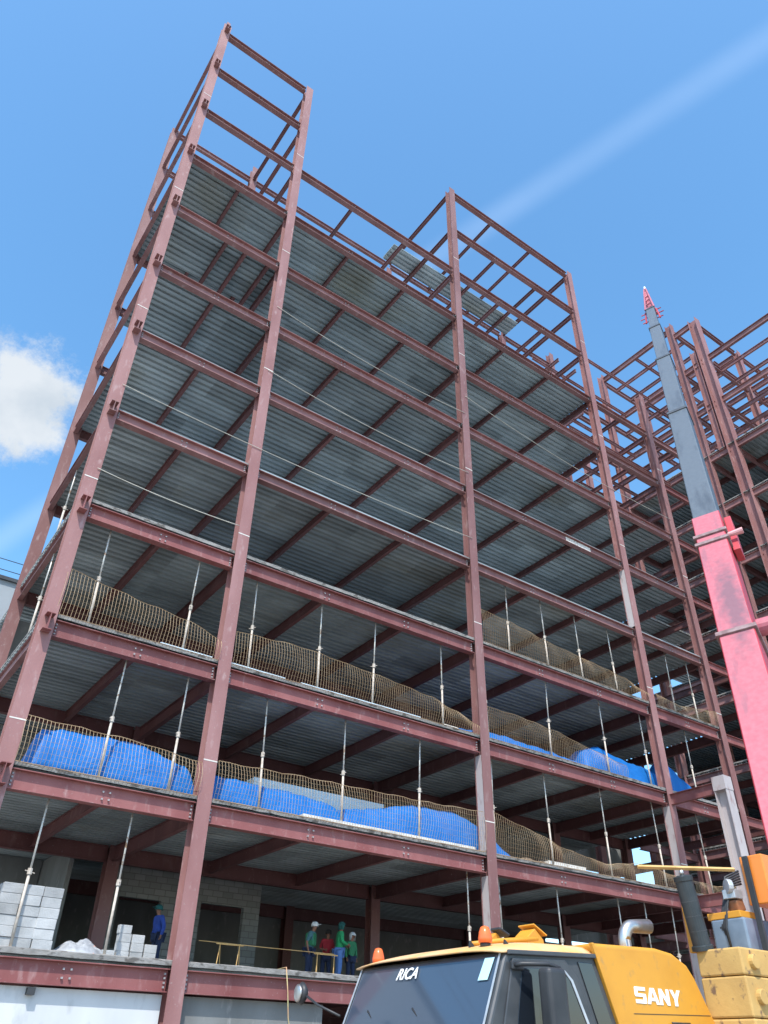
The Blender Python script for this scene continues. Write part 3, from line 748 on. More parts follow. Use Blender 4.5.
    if not hood:
        MB().prism([(-.07, 0), (.07, 0), (.05, -.09), (0, -.11), (-.05, -.09)], hc + Vector((0, -.10, .03)), (1, 0, 0), (0, 1, -.15), (0, 0, .010)).build('peak', hat, t)
    # hands with fingers
    for k in 'LR':
        w = Vector(J['hd' + k]) * s; d = (Vector(J['hd' + k]) - Vector(J['wr' + k])).normalized()
        side = d.cross(Vector((0, 1, 0))).normalized(); 
        if side.length < .1: side = Vector((1, 0, 0))
        fb = MB()
        for q, ln in enumerate((.055, .065, .062, .05)):
            b0 = w + side * (.027 - .018 * q); fb.tube([b0, b0 + d * ln * .5, b0 + d * ln * .85 + Vector((0, -.02, 0))], [.009, .008, .006], 5)
        th = w - d * .03 + side * .03; fb.tube([th, th + side * .02 + d * .03, th + side * .022 + d * .055], [.01, .009, .007], 5)
        fb.build('hand', M['skin'], t, True)
    return t
green = cloth('green_cloth', (.04, .22, .10)); green2 = cloth('bright_green_cloth', (.03, .35, .13)); teal = cloth('teal_cloth', (.07, .18, .20))
redc = cloth('red_cloth', (.35, .02, .03)); jeans = cloth('blue_denim', (.10, .20, .45)); navy = cloth('navy_cloth', (.02, .03, .07)); bluec = cloth('blue_cloth', (.03, .07, .32))
whitec = cloth('white_cap', (.75, .75, .74)); darkc = cloth('dark_teal_cloth', (.015, .10, .09))
A0 = {'L': ((.27, .0, 1.16), (.25, -.06, .92)), 'R': ((.27, .0, 1.16), (.25, -.06, .92))}
A1 = {'L': ((.25, -.05, 1.18), (.12, -.26, 1.12)), 'R': ((.25, -.05, 1.18), (.12, -.26, 1.10))}
zf = slab(1)
w1 = person((11.05, 3.2, zf), R(40), 1.66, (teal, False), navy, whitec, 'worker in teal shirt, green vest and white cap looking down, leftmost of the group', A0, .25)
vb = MB().box(-.16, .16, -.165, .135, 1.0, 1.38); vv = vb.build('vest', green, w1, False, .06, 3); vv.location = (0, -.03, 0)
person((11.95, 3.6, zf), R(-20), 1.52, (redc, False), navy, M['hair'], 'worker in red shirt half hidden behind the capped worker', A1, .45)
person((12.05, 3.0, zf), R(70), 1.74, (green2, True), jeans, darkc, 'worker in bright green hooded top and light blue jeans seen from side', A1, .1, hood=True)
person((12.65, 3.2, zf), R(8), 1.48, (green, True), navy, whitec, 'worker in dark green shirt and white hood facing out, rightmost of the group', A0, .1, hood=True)
person((5.85, 2.9, zf), R(-80), 1.58, (bluec, True), navy, darkc, 'worker in dark blue shirt beside the second column and stepped block pile', A0, .2)

# ------------------------------------------------------------------ truck crane
T = empty('truck_crane', (6.5, -11.6, 0))
tag(T, 'yellow truck crane with dark glazed cab, brown counterweights and tall telescopic boom', 'truck crane')
TI = Matrix.Translation((-6.5, 11.6, 0))
def tp(o):
    o.parent = T; o.matrix_parent_inverse = TI; return o
YN, YF = -13.0, -9.74          # near and far side
# rear/engine part of the cab : yellow
side_rear = [(5.88, 2.99), (7.25, 3.03), (7.62, 2.99), (7.92, 2.86), (8.06, 2.70), (8.42, 2.05), (8.42, 1.2), (6.55, 1.2), (6.24, 2.02)]
mb = MB(); mb.prism([(x, z) for x, z in side_rear][::-1], (0, YN, 0), (1, 0, 0), (0, 0, 1), (0, YF - YN, 0))
rear = tp(mb.build('engine_cover', M['yellow'], None, False, .05, 4))
# seam lip
mb = MB(); mb.prism([(5.84, 2.985), (5.89, 2.99), (6.26, 2.04), (6.20, 2.03)], (0, YN - .03, 0), (1, 0, 0), (0, 0, 1), (0, .06, 0)); tp(mb.build('cover_lip', M['yellow'], None, False, .01))
# cab body dark frame (side + pillars)
side_cab = [(4.27, 2.775), (4.9, 2.83), (5.90, 2.87), (6.26, 2.02), (6.6, 1.2), (3.60, 1.2), (3.93, 2.0)]
mb = MB(); mb.prism(side_cab[::-1], (0, YN + .02, 0), (1, 0, 0), (0, 0, 1), (0, YF - YN - .04, 0))
cab = tp(mb.build('cab', M['frame_black'], None, False, .05, 3))
# roof shell, gently crowned
nx, ny = 24, 18; vs = []; fs = []
for i in range(nx + 1):
    u = i / nx; x = 4.19 + (5.91 - 4.19) * u
    for j in range(ny + 1):
        v = j / ny; y = YN + .01 + (YF - YN - .02) * v
        side = 1 - abs(2 * v - 1) ** 5
        base = 2.765 + .085 * u ** .8
        crown = (.165 * (1 - (1 - u) ** 3.2)) * (.25 + .75 * side) + .05 * side * (1 - u)
        vs.append((x - .03 * side * (1 - u), y, base + crown * (1 if 0 < j < ny else .0)))
for i in range(nx):
    for j in range(ny):
        k = ny + 1; fs.append((i * k + j, i * k + j + 1, (i + 1) * k + j + 1, (i + 1) * k + j))
mb = MB(); mb.add(vs, fs); roof = tp(mb.build('cab_roof', M['roof_faded'], None, True))
so = roof.modifiers.new('t', 'SOLIDIFY'); so.thickness = .02
# windshield (raked)
def wspt(z): return 3.93 + (4.27 - 3.93) * (z - 2.0) / .775
nz = Vector((-.775, 0, .34)).normalized()
def wsquad(y0, y1, z0, z1, off, y0b=None, y1b=None):
    y0b = y0 if y0b is None else y0b; y1b = y1 if y1b is None else y1b
    return [Vector((wspt(z0), y0b, z0)) + nz * off, Vector((wspt(z0), y1b, z0)) + nz * off, Vector((wspt(z1), y1, z1)) + nz * off, Vector((wspt(z1), y0, z1)) + nz * off]
def plate(name, q, th, mat, parent=None, bevel=0):
    n = (q[1] - q[0]).cross(q[3] - q[0]).normalized()
    mb = MB(); mb.add(list(q) + [p + n * th for p in q], [(0, 1, 2, 3), (7, 6, 5, 4), (0, 4, 5, 1), (1, 5, 6, 2), (2, 6, 7, 3), (3, 7, 4, 0)])
    o = mb.build(name, mat, None, False, bevel)
    if parent is None: tp(o)
    else: o.parent = parent
    return o
ws = plate('windshield', wsquad(YN + .10, YF - .14, 1.45, 2.73, .012), .012, M['glass'], bevel=.01)
for y in (YN + .082, YF - .115):
    sealq = MB()
    q = wsquad(y - .012, y + .012, 1.45, 2.74, .02); sealq.add(q + [p + nz * .012 for p in q], [(0, 1, 2, 3), (7, 6, 5, 4), (0, 4, 5, 1), (1, 5, 6, 2), (2, 6, 7, 3), (3, 7, 4, 0)])
    tp(sealq.build('windshield_trim', M['silver'], None))
st = plate('sticker', wsquad(YN + .16, YN + .34, 2.45, 2.70, .03, YN + .20, YN + .38), .003, M['sticker'], ws)
def text_mesh(s, size, mat, name, bold=0.0, shear=0.0, ext=.003, sx=1.0):
    c = bpy.data.curves.new(name, 'FONT'); c.body = s; c.size = size; c.extrude = ext; c.offset = bold; c.shear = shear
    o = bpy.data.objects.new(name, c); COL.objects.link(o)
    dg = bpy.context.evaluated_depsgraph_get(); dg.update()
    me = bpy.data.meshes.new_from_object(o.evaluated_get(dg)); bpy.data.objects.remove(o)
    me.materials.clear(); me.materials.append(mat)
    for v in me.vertices: v.co.x *= sx
    o = bpy.data.objects.new(name, me); COL.objects.link(o); return o
# letters on the windshield: reading direction runs from far side to near side (-y)
ex = Vector((0, -1, 0)); ey = Vector((wspt(3) - wspt(2), 0, 1)).normalized(); ez = ex.cross(ey)
tx = text_mesh('RICA', .215, M['white_paint'], 'lettering', .004, .25, .002)
p0 = Vector((wspt(2.545), -10.83, 2.545)) + ez * .033
tx.matrix_world = Matrix(((ex.x, ey.x, ez.x, p0.x), (ex.y, ey.y, ez.y, p0.y), (ex.z, ey.z, ez.z, p0.z), (0, 0, 0, 1)))
def reparent(o, par):
    mw = o.matrix_world.copy() if o.matrix_world != Matrix() else o.matrix_basis.copy()
    o.parent = par; o.matrix_parent_inverse = TI
def setmw(o, m, par):
    o.matrix_basis = m; o.parent = par
mm = Matrix(((ex.x, ey.x, ez.x, p0.x), (ex.y, ey.y, ez.y, p0.y), (ex.z, ey.z, ez.z, p0.z), (0, 0, 0, 1)))
setmw(tx, mm, ws)
# wordmark on the yellow cover
GL = {'S': ([[(.04, 0), (.94, 0), (1, .07), (1, .52), (.94, .60), (.28, .60), (.28, .77), (.98, .77), (.98, 1), (.06, 1), (0, .93), (0, .47), (.06, .40), (.72, .40), (.72, .23), (.02, .23)]], 1.0),
      'A': ([[(0, 0), (.28, 0), (.35, .20), (.55, .20), (.55, .40), (.42, .40), (.55, .76), (.55, 1), (.36, 1)], [(1.10, 0), (.74, 1), (.55, 1), (.55, .76), (.68, .40), (.55, .40), (.55, .20), (.75, .20), (.82, 0)]], 1.08),
      'N': ([[(0, 0), (.27, 0), (.27, .56), (.68, 0), (.94, 0), (.94, 1), (.67, 1), (.67, .44), (.28, 1), (0, 1)]], .97),
      'Y': ([[(.36, 0), (.64, 0), (.64, .38), (1.0, 1), (.70, 1), (.50, .62), (.30, 1), (0, 1), (.36, .38)]], 1.0)}
mb = MB(); px_ = 0
for ch in 'SANY':
    polys, wd = GL[ch]
    for pg in polys: mb.prism([((px_ + a) * .235, b * .195) for a, b in pg], (0, 0, -.003), (1, 0, 0), (0, 1, 0), (0, 0, .006))
    px_ += wd + .07
tx = mb.build('lettering', M['white_paint'])
ex = Vector((1, 0, 0)); ey = Vector((0, 0, 1)); ez = Vector((0, -1, 0)); p0 = Vector((6.62, YN - .004, 2.325))
setmw(tx, Matrix(((ex.x, ey.x, ez.x, p0.x), (ex.y, ey.y, ez.y, p0.y), (ex.z, ey.z, ez.z, p0.z), (0, 0, 0, 1))), rear)
# side windows
def sideplate(name, poly, y, th, mat, par=None, bevel=.012):
    mb = MB(); mb.prism(poly[::-1], (0, y - th, 0), (1, 0, 0), (0, 0, 1), (0, th, 0))
    o = mb.build(name, mat, None, False, bevel)
    if par is None: tp(o)
    else: o.parent = par
    return o
door = sideplate('door', [(4.36, 2.70), (5.30, 2.745), (5.52, 2.55), (5.95, 1.6), (5.95, 1.25), (4.05, 1.25), (4.12, 1.9)], YN + .02, .03, M['frame_black'])
sideplate('door_window', [(4.50, 2.60), (5.18, 2.635), (5.34, 2.52), (5.66, 1.85), (5.66, 1.72), (4.32, 1.72), (4.36, 2.0)], YN - .012, .006, M['glass_side'], door)
sideplate('window_frame', [(5.22, 2.63), (5.27, 2.62), (5.40, 2.52), (5.72, 1.85), (5.68, 1.83), (5.36, 2.50)], YN - .016, .012, M['silver'], door)
sideplate('rear_window', [(5.56, 2.74), (5.84, 2.74), (6.10, 2.06), (6.22, 1.75), (5.93, 1.75), (5.86, 1.95)], YN + .018, .012, M['glass_side'])
sideplate('roof_rail', [(4.28, 2.735), (5.90, 2.80), (5.90, 2.855), (4.28, 2.79)], YN + .01, .04, M['frame_black'])
for xa, za, xb, zb_ in ((6.55, 2.20, 8.25, 2.24), (7.05, 3.0, 7.2, 1.25)):
    mb = MB(); dv = Vector((xb - xa, 0, zb_ - za)); mb.obox(((xa + xb) / 2, YN - .001, (za + zb_) / 2), dv.normalized(), (0, 1, 0), dv.normalized().cross(Vector((0, 1, 0))), dv.length / 2, .003, .004)
    if xa < 7: o = mb.build('panel_seam', M['black'], rear)
mb = MB().tube([(7.3, YN - .03, 2.12), (7.5, YN - .045, 2.12), (7.7, YN - .03, 2.125)], .012, 8); mb.build('grab_handle', M['black'], rear, True)
for q in (.30, .62):
    y = YN + (YF - YN) * q; mb = MB().tube([(3.86, y, 1.75), (3.95, y + .35, 2.02), (4.0, y + .62, 2.20)], .012, 6); mb.build('wiper', M['black'], ws, True)
# near mirror
mb = MB().tube([(4.34, YN - .03, 2.62), (4.38, YN - .14, 2.63), (4.70, YN - .28, 2.64), (4.88, YN - .30, 2.60)], .028, 8); arm = tp(mb.build('mirror_arm', M['black'], None, True))
mb = MB().box(4.30, 4.50, YN - .06, YN - .01, 2.57, 2.67); tp(mb.build('mirror_bracket', M['black'], None, False, .015))
mb = MB().box(4.56, 4.88, YN - .42, YN - .20, 1.9, 2.60); tp(mb.build('mirror', M['black'], None, False, .06, 4))
# far round mirror
mb = MB().tube([(3.95, YF + .02, 2.15), (3.85, YF + .5, 2.3), (3.82, YF + .78, 2.42)], .018, 6); tp(mb.build('mirror_arm', M['black'], None, True))
mb = MB().tube([(3.80, YF + 1.02, 2.47), (3.86, YF + 1.02, 2.47), (3.92, YF + 1.02, 2.47)], [.12, .16, .10], 16); tp(mb.build('round_mirror', M['black'], None, True))
mb = MB().tube([(3.79, YF + 1.02, 2.47), (3.775, YF + 1.02, 2.47)], [.125, .09], 16); tp(mb.build('mirror_glass', M['chrome'], None, True))
# beacons
def beacon(x, y, z):
    mb = MB().tube([(x, y, z), (x, y, z + .05)], .07, 14); b = tp(mb.build('beacon', M['black'], None, True))
    mb = MB().tube([(x, y, z + .05), (x, y, z + .10), (x, y, z + .18), (x, y, z + .235), (x, y, z + .25)], [.088, .096, .078, .055, .02], 16)
    o = mb.build('beacon_lens', M['orange_lens'], None, True); o.parent = b
beacon(4.46, -9.95, 2.80); beacon(4.42, -12.45, 2.865)
# lamp bar and folded boxes on the roof
mb = MB().tube([(4.45, -12.15, 2.93), (4.9, -12.2, 3.0), (5.5, -12.35, 3.06)], .03, 8); tp(mb.build('roof_bar', M['yellow'], None, True))
for (x, y, z, sc) in ((5.05, -12.0, 2.99, .55), (5.62, -12.2, 3.01, .78)):
    w = .26 * sc; mb = MB(); mb.prism([(-w, 0), (w, 0), (w * .9, .10 * sc), (0, .26 * sc), (-w * 1.05, .08 * sc)], (x, y, z), (1, .15, 0), (0, 0, 1), (0, .38 * sc, 0))
    tp(mb.build('roof_lamp_box', M['yellow'], None, False, .01))
mb = MB().obox((5.12, -12.0, 3.14), (.9, 0, -.35), (0, 1, 0), (.35, 0, .9), .11, .10, .022); tp(mb.build('work_lamp', M['black'], None, False, .02))
mb = MB().obox((5.72, -12.05, 3.205), (.85, 0, -.42), (0, 1, 0), (.42, 0, .85), .15, .16, .010); tp(mb.build('roof_lamp_lid', M['yellow'], None, False, .004))
for x, y in ((4.36, -12.2), (4.6, -12.62)):
    mb = MB().prism([(0, 0), (.14, 0), (.02, .10)], (x, y, 2.86), (1, 0, 0), (0, 0, 1), (0, .03, 0)); tp(mb.build('antenna_foot', M['black'], None))
# exhaust elbow behind the cover
pts = [(7.38, -12.35, 2.8), (7.38, -12.35, 3.20)]
for k in range(7):
    a = R(180 - 15 * k); pts.append((7.38 + .2 + .2 * math.cos(a), -12.35 - .03 * k / 6, 3.20 + .2 * math.sin(a)))
pts.append((7.92, -12.42, 3.42))
mb = MB().tube(pts, [.095] * (len(pts) - 1) + [.105], 16); tp(mb.build('exhaust_pipe', M['chrome'], None, True))
# carrier deck, chassis, bumper, wheels (below the photograph's lower edge)
mb = MB().box(4.0, 14.8, YN + .1, YF - .1, 1.0, 1.28); tp(mb.build('carrier_deck', M['yellow'], None, False, .03))
mb = MB().box(3.6, 14.8, -12.2, -11.0, .62, 1.0); tp(mb.build('chassis', M['frame_black'], None, False, .02))
mb = MB().box(3.42, 3.95, YN, YF, .55, 1.2); tp(mb.build('bumper', M['yellow'], None, False, .06))
for y in (YN + .35, YF - .35):
    mb = MB().box(3.39, 3.42, y - .2, y + .2, .75, .95); tp(mb.build('headlight', M['white_paint'], None, False, .01))
for x in (5.2, 6.6, 11.6, 12.95):
    for y, s in ((YN + .2, 1), (YF - .2, -1)):
        mb = MB().tube([(x, y - .16, .55), (x, y - .13, .55), (x, y + .13, .55), (x, y + .16, .55)], [.48, .55, .55, .48], 28)
        wobj = tp(mb.build('wheel', M['rubber'], None, False, .01))
        mb = MB().tube([(x, y - .175, .55), (x, y + .175, .55)], .28, 20); o = mb.build('rim', M['silver'], None); o.parent = wobj
mb = MB().tube([(10.1, -12.0, 1.28), (10.1, -12.0, 1.55)], .75, 28); tp(mb.build('turntable', M['frame_black'], None))
# superstructure frame, rotated so that its boom points away to the right
bd = Vector((.42791569, .22125309, .87631914)).normalized()
bh = Vector((bd.x, bd.y, 0)).normalized(); bs = Vector((-bh.y, bh.x, 0))   # along boom (plan), and to its left
sc0 = Vector((10.1, -12.6, 0))
def sb(name, a0, a1, s0, s1, z0, z1, mat, bevel=.02):
    c = sc0 + bh * (a0 + a1) / 2 + bs * (s0 + s1) / 2 + Vector((0, 0, (z0 + z1) / 2))
    mb = MB().obox(c, bh, bs, (0, 0, 1), (a1 - a0) / 2, (s1 - s0) / 2, (z1 - z0) / 2); return tp(mb.build(name, mat, None, False, bevel))
sb('slewing_frame', -.6, 2.2, -.8, .75, 1.56, 2.3, M['yellow'])
# counterweight: three stacked layers with lugs; corner face seen near x 8.4, y -13.4
cwc = Vector((8.72, -13.02, 0))
e1 = Vector((0, -1, 0)); e2 = Vector((1, 0, 0))
for k, (z0, z1) in enumerate(((1.66, 2.20), (2.21, 2.72), (2.73, 3.085))):
    c = Vector((9.21, -13.275, (z0 + z1) / 2))
    mb = MB().obox(c, e2, e1, (0, 0, 1), .88, .375, (z1 - z0) / 2)
    cwk = tp(mb.build('counterweight', M['cw_light'], None, False, .025, 2))
    for q in (-.62, .45):
        cc = c + e1 * .375 + e2 * q
        mb = MB().tube([cc - e1 * .01, cc + e1 * .07], [.10, .10], 16); o = mb.build('lug', M['cw_light'], None, False, .01); o.parent = cwk
# black accumulator cylinder standing on the counterweight
cb0 = Vector((8.42, -12.98, 3.09)); cb1 = Vector((8.21, -13.01, 4.10))
d = (cb1 - cb0)
mb = MB().tube([cb0, cb0 + d * .06, cb0 + d * .07, cb0 + d * .93, cb0 + d * .94, cb1, cb1 + d * .02], [.16, .16, .135, .135, .145, .145, .08], 22)
cyl = tp(mb.build('air_cylinder', M['cylinder'], None, False)); 
mb = MB().tube([cb1 + d * .02, cb1 + d * .09], .035, 10); o = mb.build('cap_bolt', M['chrome'], None, True); o.parent = cyl
for kk in (.25, .45, .65):
    mb = MB().tube([cb0 + d * kk, cb0 + d * (kk + .012)], .139, 22); o = mb.build('band', M['frame_black'], None); o.parent = cyl
# yellow post and housing boxes beside it
mb = MB().obox((8.55, -12.72, 3.42), (1, 0, 0), (0, 1, 0), (0, 0, 1), .04, .05, .34); tp(mb.build('guard_post', M['yellow'], None, False, .01))
mb = MB().obox((9.45, -13.1, 3.33), e2, e1, (0, 0, 1), .42, .30, .24); tp(mb.build('winch_housing', M['blue_panel'], None, False, .03))
mb = MB().obox((9.3, -13.05, 3.62), e2, e1, (0, 0, 1), .26, .30, .05); tp(mb.build('housing_lid', M['yellow'], None, False, .01))
mb = MB().obox((9.20, -13.55, 3.75), (1, 0, 0), (0, 1, 0), (0, 0, 1), .02, .05, .70); tp(mb.build('operator_cab_frame', M['black'], None, False, .01))
mb = MB().obox((9.62, -13.62, 4.10), e2, e1, (0, 0, 1), .38, .20, .36); oc = tp(mb.build('operator_cab', M['orange_paint'], None, False, .02))
mb = MB()
for kk in range(3):
    c = Vector((9.45 + kk * .22, -13.824, 4.10)); mb.obox(c, Vector((.7, 0, .7)).normalized(), (0, -1, 0), Vector((-.7, 0, .7)).normalized(), .30, .004, .05)
mb.build('hazard_stripe', M['black'], None).parent = oc
for kk in range(6):
    a = Vector((9.0 + .05 * kk, -13.1 + .03 * kk, 3.1)); 
    pts = [a, a + Vector((-.04 * kk, .02, .35)), a + Vector((.08 - .03 * kk, -.05, .7)), a + Vector((.22, -.1 + .02 * kk, .95 + .04 * kk)), a + Vector((.42, -.15, 1.0 + .05 * kk))]
    tp(MB().tube(pts, .018, 6).build('hose', M['black'], None, True))
mb = MB().tube([(9.05, -13.2, 4.03), (9.12, -13.24, 4.03)], .11, 14).obox((9.18, -13.2, 3.92), (1, 0, 0), (0, 1, 0), (0, 0, 1), .11, .11, .07); tp(mb.build('valve_block', M['silver'], None, False, .01))
mb = MB().obox((9.22, -13.2, 3.76), (1, 0, .3), (0, 1, 0), (-.3, 0, 1), .10, .09, .09); tp(mb.build('pump', mixmat('rusty_pump', (.30, .12, .05), (.18, .09, .05), scale=12, rough=.7), None, False, .02))
# boom
bo = Vector((10.53, -13.78, 3.77)); side_ax = bs; 
F_to_cam = (Vector((-3.435, -21.092, 1.6)) - (bo + bd * 12)).normalized()
wax = bd.cross(F_to_cam).normalized()          # across the boom
wax = (wax * .93 + (bs.cross(bd)).normalized() * .0).normalized()
hax = wax.cross(bd).normalized()
# turn the section a little about its own axis so its right flank shows
rot = Matrix.Rotation(R(-7), 3, bd); wax = rot @ wax; hax = rot @ hax
if hax.dot(F_to_cam) < 0: hax = -hax
def pt(tt, w=0, h=0): return bo + bd * tt + wax * w + hax * h
def tfor(p): return (Vector(p) - bo).dot(bd)
t1 = tfor((16.42, -10.76, 15.78)) - .45; t2 = tfor((20.3, -8.72, 23.78)); t3 = tfor((23.66, -6.98, 30.67)); t4 = tfor((26.39, -5.61, 36.19)); t5 = tfor((28.44, -4.63, 40.26)); t6 = tfor((31.14, -3.12, 45.98))
BW = [(.0 - 1.2, t1, .84, M['pink']), (t1 - .3, t2, .76, M['boom_grey']), (t2 - .3, t3, .68, M['boom_grey']), (t3 - .3, t4, .60, M['boom_grey']), (t4 - .3, t5, .50, M['boom_grey'])]
for k, (a, b, w, m) in enumerate(BW):
    hw = w / 2; ch = w * .10
    poly = [(-hw, -hw * 1.1 + ch), (-hw + ch, -hw * 1.1), (hw - ch, -hw * 1.1), (hw, -hw * 1.1 + ch), (hw, hw * 1.1 - ch * .3), (hw - ch * .3, hw * 1.1), (-hw + ch * .3, hw * 1.1), (-hw, hw * 1.1 - ch * .3)]
    me_o = MB().prism(poly, (0, 0, 0), (1, 0, 0), (0, 1, 0), (0, 0, b - a)).build('boom_section', [m, M['red']] if k == 0 else m, None, False, .012, 2)
    p0 = pt(a)
    me_o.matrix_basis = Matrix(((wax.x, hax.x, bd.x, p0.x), (wax.y, hax.y, bd.y, p0.y), (wax.z, hax.z, bd.z, p0.z), (0, 0, 0, 1)))
    if k == 0:
        # one long scuffed stain on the camera-side face of the first section
        m_ = M['pink'].copy(); nt_ = m_.node_tree; me_o.data.materials[0] = m_
        tc_ = N(nt_, 'ShaderNodeTexCoord'); mp_ = N(nt_, 'ShaderNodeMapping', vector_type='POINT'); mp_.inputs['Location'].default_value = (-.25, 0, -(b - a - 4.9) / 2.4); mp_.inputs['Scale'].default_value = (2.9, 0, 1 / 2.4)
        nt_.links.new(tc_.outputs['Object'], mp_.inputs['Vector'])
        ln_ = N(nt_, 'ShaderNodeVectorMath', operation='LENGTH'); nt_.links.new(mp_.outputs[0], ln_.inputs[0])
        nn_ = N(nt_, 'ShaderNodeTexNoise'); nn_.inputs['Scale'].default_value = 5; nn_.inputs['Detail'].default_value = 8; nt_.links.new(tc_.outputs['Object'], nn_.inputs['Vector'])
        ad_ = N(nt_, 'ShaderNodeMath', operation='MULTIPLY_ADD'); nt_.links.new(nn_.outputs['Fac'], ad_.inputs[0]); ad_.inputs[1].default_value = 1.2; nt_.links.new(ln_.outputs['Value'], ad_.inputs[2])
        r_ = N(nt_, 'ShaderNodeMapRange'); r_.inputs['From Min'].default_value = .95; r_.inputs['From Max'].default_value = 1.6; r_.inputs['To Min'].default_value = .7; r_.inputs['To Max'].default_value = 0
        nt_.links.new(ad_.outputs[0], r_.inputs['Value'])
        bb_ = nt_.nodes['Principled BSDF']; sc_ = bb_.inputs['Base Color'].links[0].from_socket
        mx_ = N(nt_, 'ShaderNodeMix', data_type='RGBA'); mx_.inputs['B'].default_value = (.11, .08, .105, 1); nt_.links.new(sc_, mx_.inputs['A']); nt_.links.new(r_.outputs[0], mx_.inputs['Factor']); nt_.links.new(mx_.outputs['Result'], bb_.inputs['Base Color'])
    if k == 0:
        for pgn in me_o.data.polygons:
            if abs(pgn.normal.x) > .6: pgn.material_index = 1
    me_o.parent = T; me_o.matrix_parent_inverse = TI
    # collar at the outer end
    cw_ = w / 2 + .035
    mb = MB(); L_ = .22 if k else .30
    mb.obox(pt(b - L_ / 2), wax, hax, bd, cw_, cw_ * 1.1, L_ / 2)
    tp(mb.build('boom_collar', M['red'] if k == 0 else M['frame_black'], None, False, .01)) if k else None
    if k == 0:
        for bb in (b - 1.25, b - 1.7, t1 - 6.1):
            mb = MB().obox(pt(bb), wax, hax, bd, cw_ + .03, cw_ * 1.1 + .02, .075); tp(mb.build('boom_band', mixmat('band_rust%d' % int(bb * 10), (.17, .10, .10), (.30, .21, .21), scale=6, rough=.6), None, False, .015))
        mb = MB().obox(pt(b - .95, cw_ + .10, -.1), wax, hax, bd, .10, .22, 1.0); tp(mb.build('boom_side_box', M['red'], None, False, .02))
        mb = MB().tube([pt(b - 1.35, cw_ + .0, .3), pt(b - 1.35, cw_ + .42, .3)], [.07, .10], 10); tp(mb.build('boom_pin', mixmat('faded_pin', (.75, .4, .4), (.6, .3, .3)), None, False))
        mb = MB().tube([pt(t1 - 5.75, cw_, .1), pt(t1 - 5.75, cw_ + .34, .1)], [.22, .22], 16); tp(mb.build('boom_sheave', M['pink'], None, False, .02))
        mb = MB().obox(pt(t1 - 7.0, -cw_ - .05, -.1), wax, hax, bd, .05, .3, .3)
# boom head
mb = MB(); hw = .27
for sx in (-1, 1):
    for sy in (-1, 1): mb.tube([pt(t5 - .1, sx * hw, sy * hw), pt(t6 - .6, sx * .08, sy * .12), pt(t6, sx * .04, sy * .08)], [.06, .05, .045], 6)
for q in range(5):
    tt = t5 + (t6 - t5) * q / 5.2; s_ = hw * (1 - q / 5.6)
    for sy in (-1, 1): mb.tube([pt(tt, -s_, sy * s_), pt(tt + .6, s_ * .85, sy * s_ * .85)], .035, 5); mb.tube([pt(tt, -s_, sy * s_), pt(tt, s_, sy * s_)], .035, 5)
mb.obox(pt((t5 + t6) / 2), wax, hax, bd, .10, .10, (t6 - t5) * .36)
tp(mb.build('boom_head', M['pink'], None))
mb = MB().tube([pt(t6 - .1), pt(t6 + .9)], [.10, .06], 8); tp(mb.build('boom_tip', M['white_paint'], None))
for sx in (-1, 1):
    mb = MB().tube([pt(t5 - 2.2, sx * .42, 0), pt(t5 + .3, sx * .34, 0)], .05, 6)
    for q in range(3): mb.tube([pt(t5 - 2.0 + q * 1.0, sx * .25, 0), pt(t5 - 2.0 + q * 1.0, sx * (.62 + .1 * (q % 2)), 0)], .035, 5)
    tp(mb.build('jib_bracket', M['red'], None))
# batten lying over the superstructure
tag(MB().tube([(7.72, -12.55, 4.25), (9.15, -13.35, 4.27)], .032, 4).build('wooden_batten', M['timber']), 'yellow wooden batten lying above the black cylinder of the crane', 'batten')

# ------------------------------------------------------------------ neighbour building and power lines, far left
NB = empty('neighbour_building', (-9, 24, 0)); tag(NB, 'plain grey plastered building behind the left corner of the steel frame', 'building')
mb = MB().box(-9, 10.3, -4, 8, 0, 22.3).build('wall', M['plaster'], NB)
mb = MB().box(-9.15, 10.45, -4.15, 8.15, 22.3, 22.5).build('roof_edge', M['frame_black'], NB)
for xx in (-6, -2.5):
    mb = MB().box(xx, xx + 1.3, -4.04, -3.99, 18, 19.6).build('window', M['glass_side'], NB)
NB.location = (-9, 24, 0)
for z, zz in ((19.25, 'upper'), (18.75, 'lower')):
    tag(MB().tube([(-40, 12, z + .3), (-18, 12, z - .1), (0.4, 12, z), (1.0, 12.5, z)], .018, 5).build('power_line', M['rubber']), '%s thin black power line crossing the sky at the left edge' % zz, 'power line', 'two power lines at the left edge')

# ------------------------------------------------------------------ camera
cam = bpy.data.cameras.new('camera'); co = bpy.data.objects.new('camera', cam); COL.objects.link(co)
yaw, pit, rol = 0.61211836, 0.62137737, 0.02125589
cy, sy = math.cos(yaw), math.sin(yaw); cp, sp = math.cos(pit), math.sin(pit)
F = Vector((sy * cp, cy * cp, sp)); R0 = Vector((cy, -sy, 0)); U0 = R0.cross(F)
Rv = R0 * math.cos(rol) + U0 * math.sin(rol); Uv = -R0 * math.sin(rol) + U0 * math.cos(rol)
pos = Vector((-3.43523, -21.09207, 1.6))
co.matrix_world = Matrix(((Rv.x, Uv.x, -F.x, pos.x), (Rv.y, Uv.y, -F.y, pos.y), (Rv.z, Uv.z, -F.z, pos.z), (0, 0, 0, 1)))
cam.sensor_fit = 'VERTICAL'; cam.sensor_height = 24; cam.lens = 769.337 * 24 / 1024
cam.clip_end = 3000; scene.camera = co

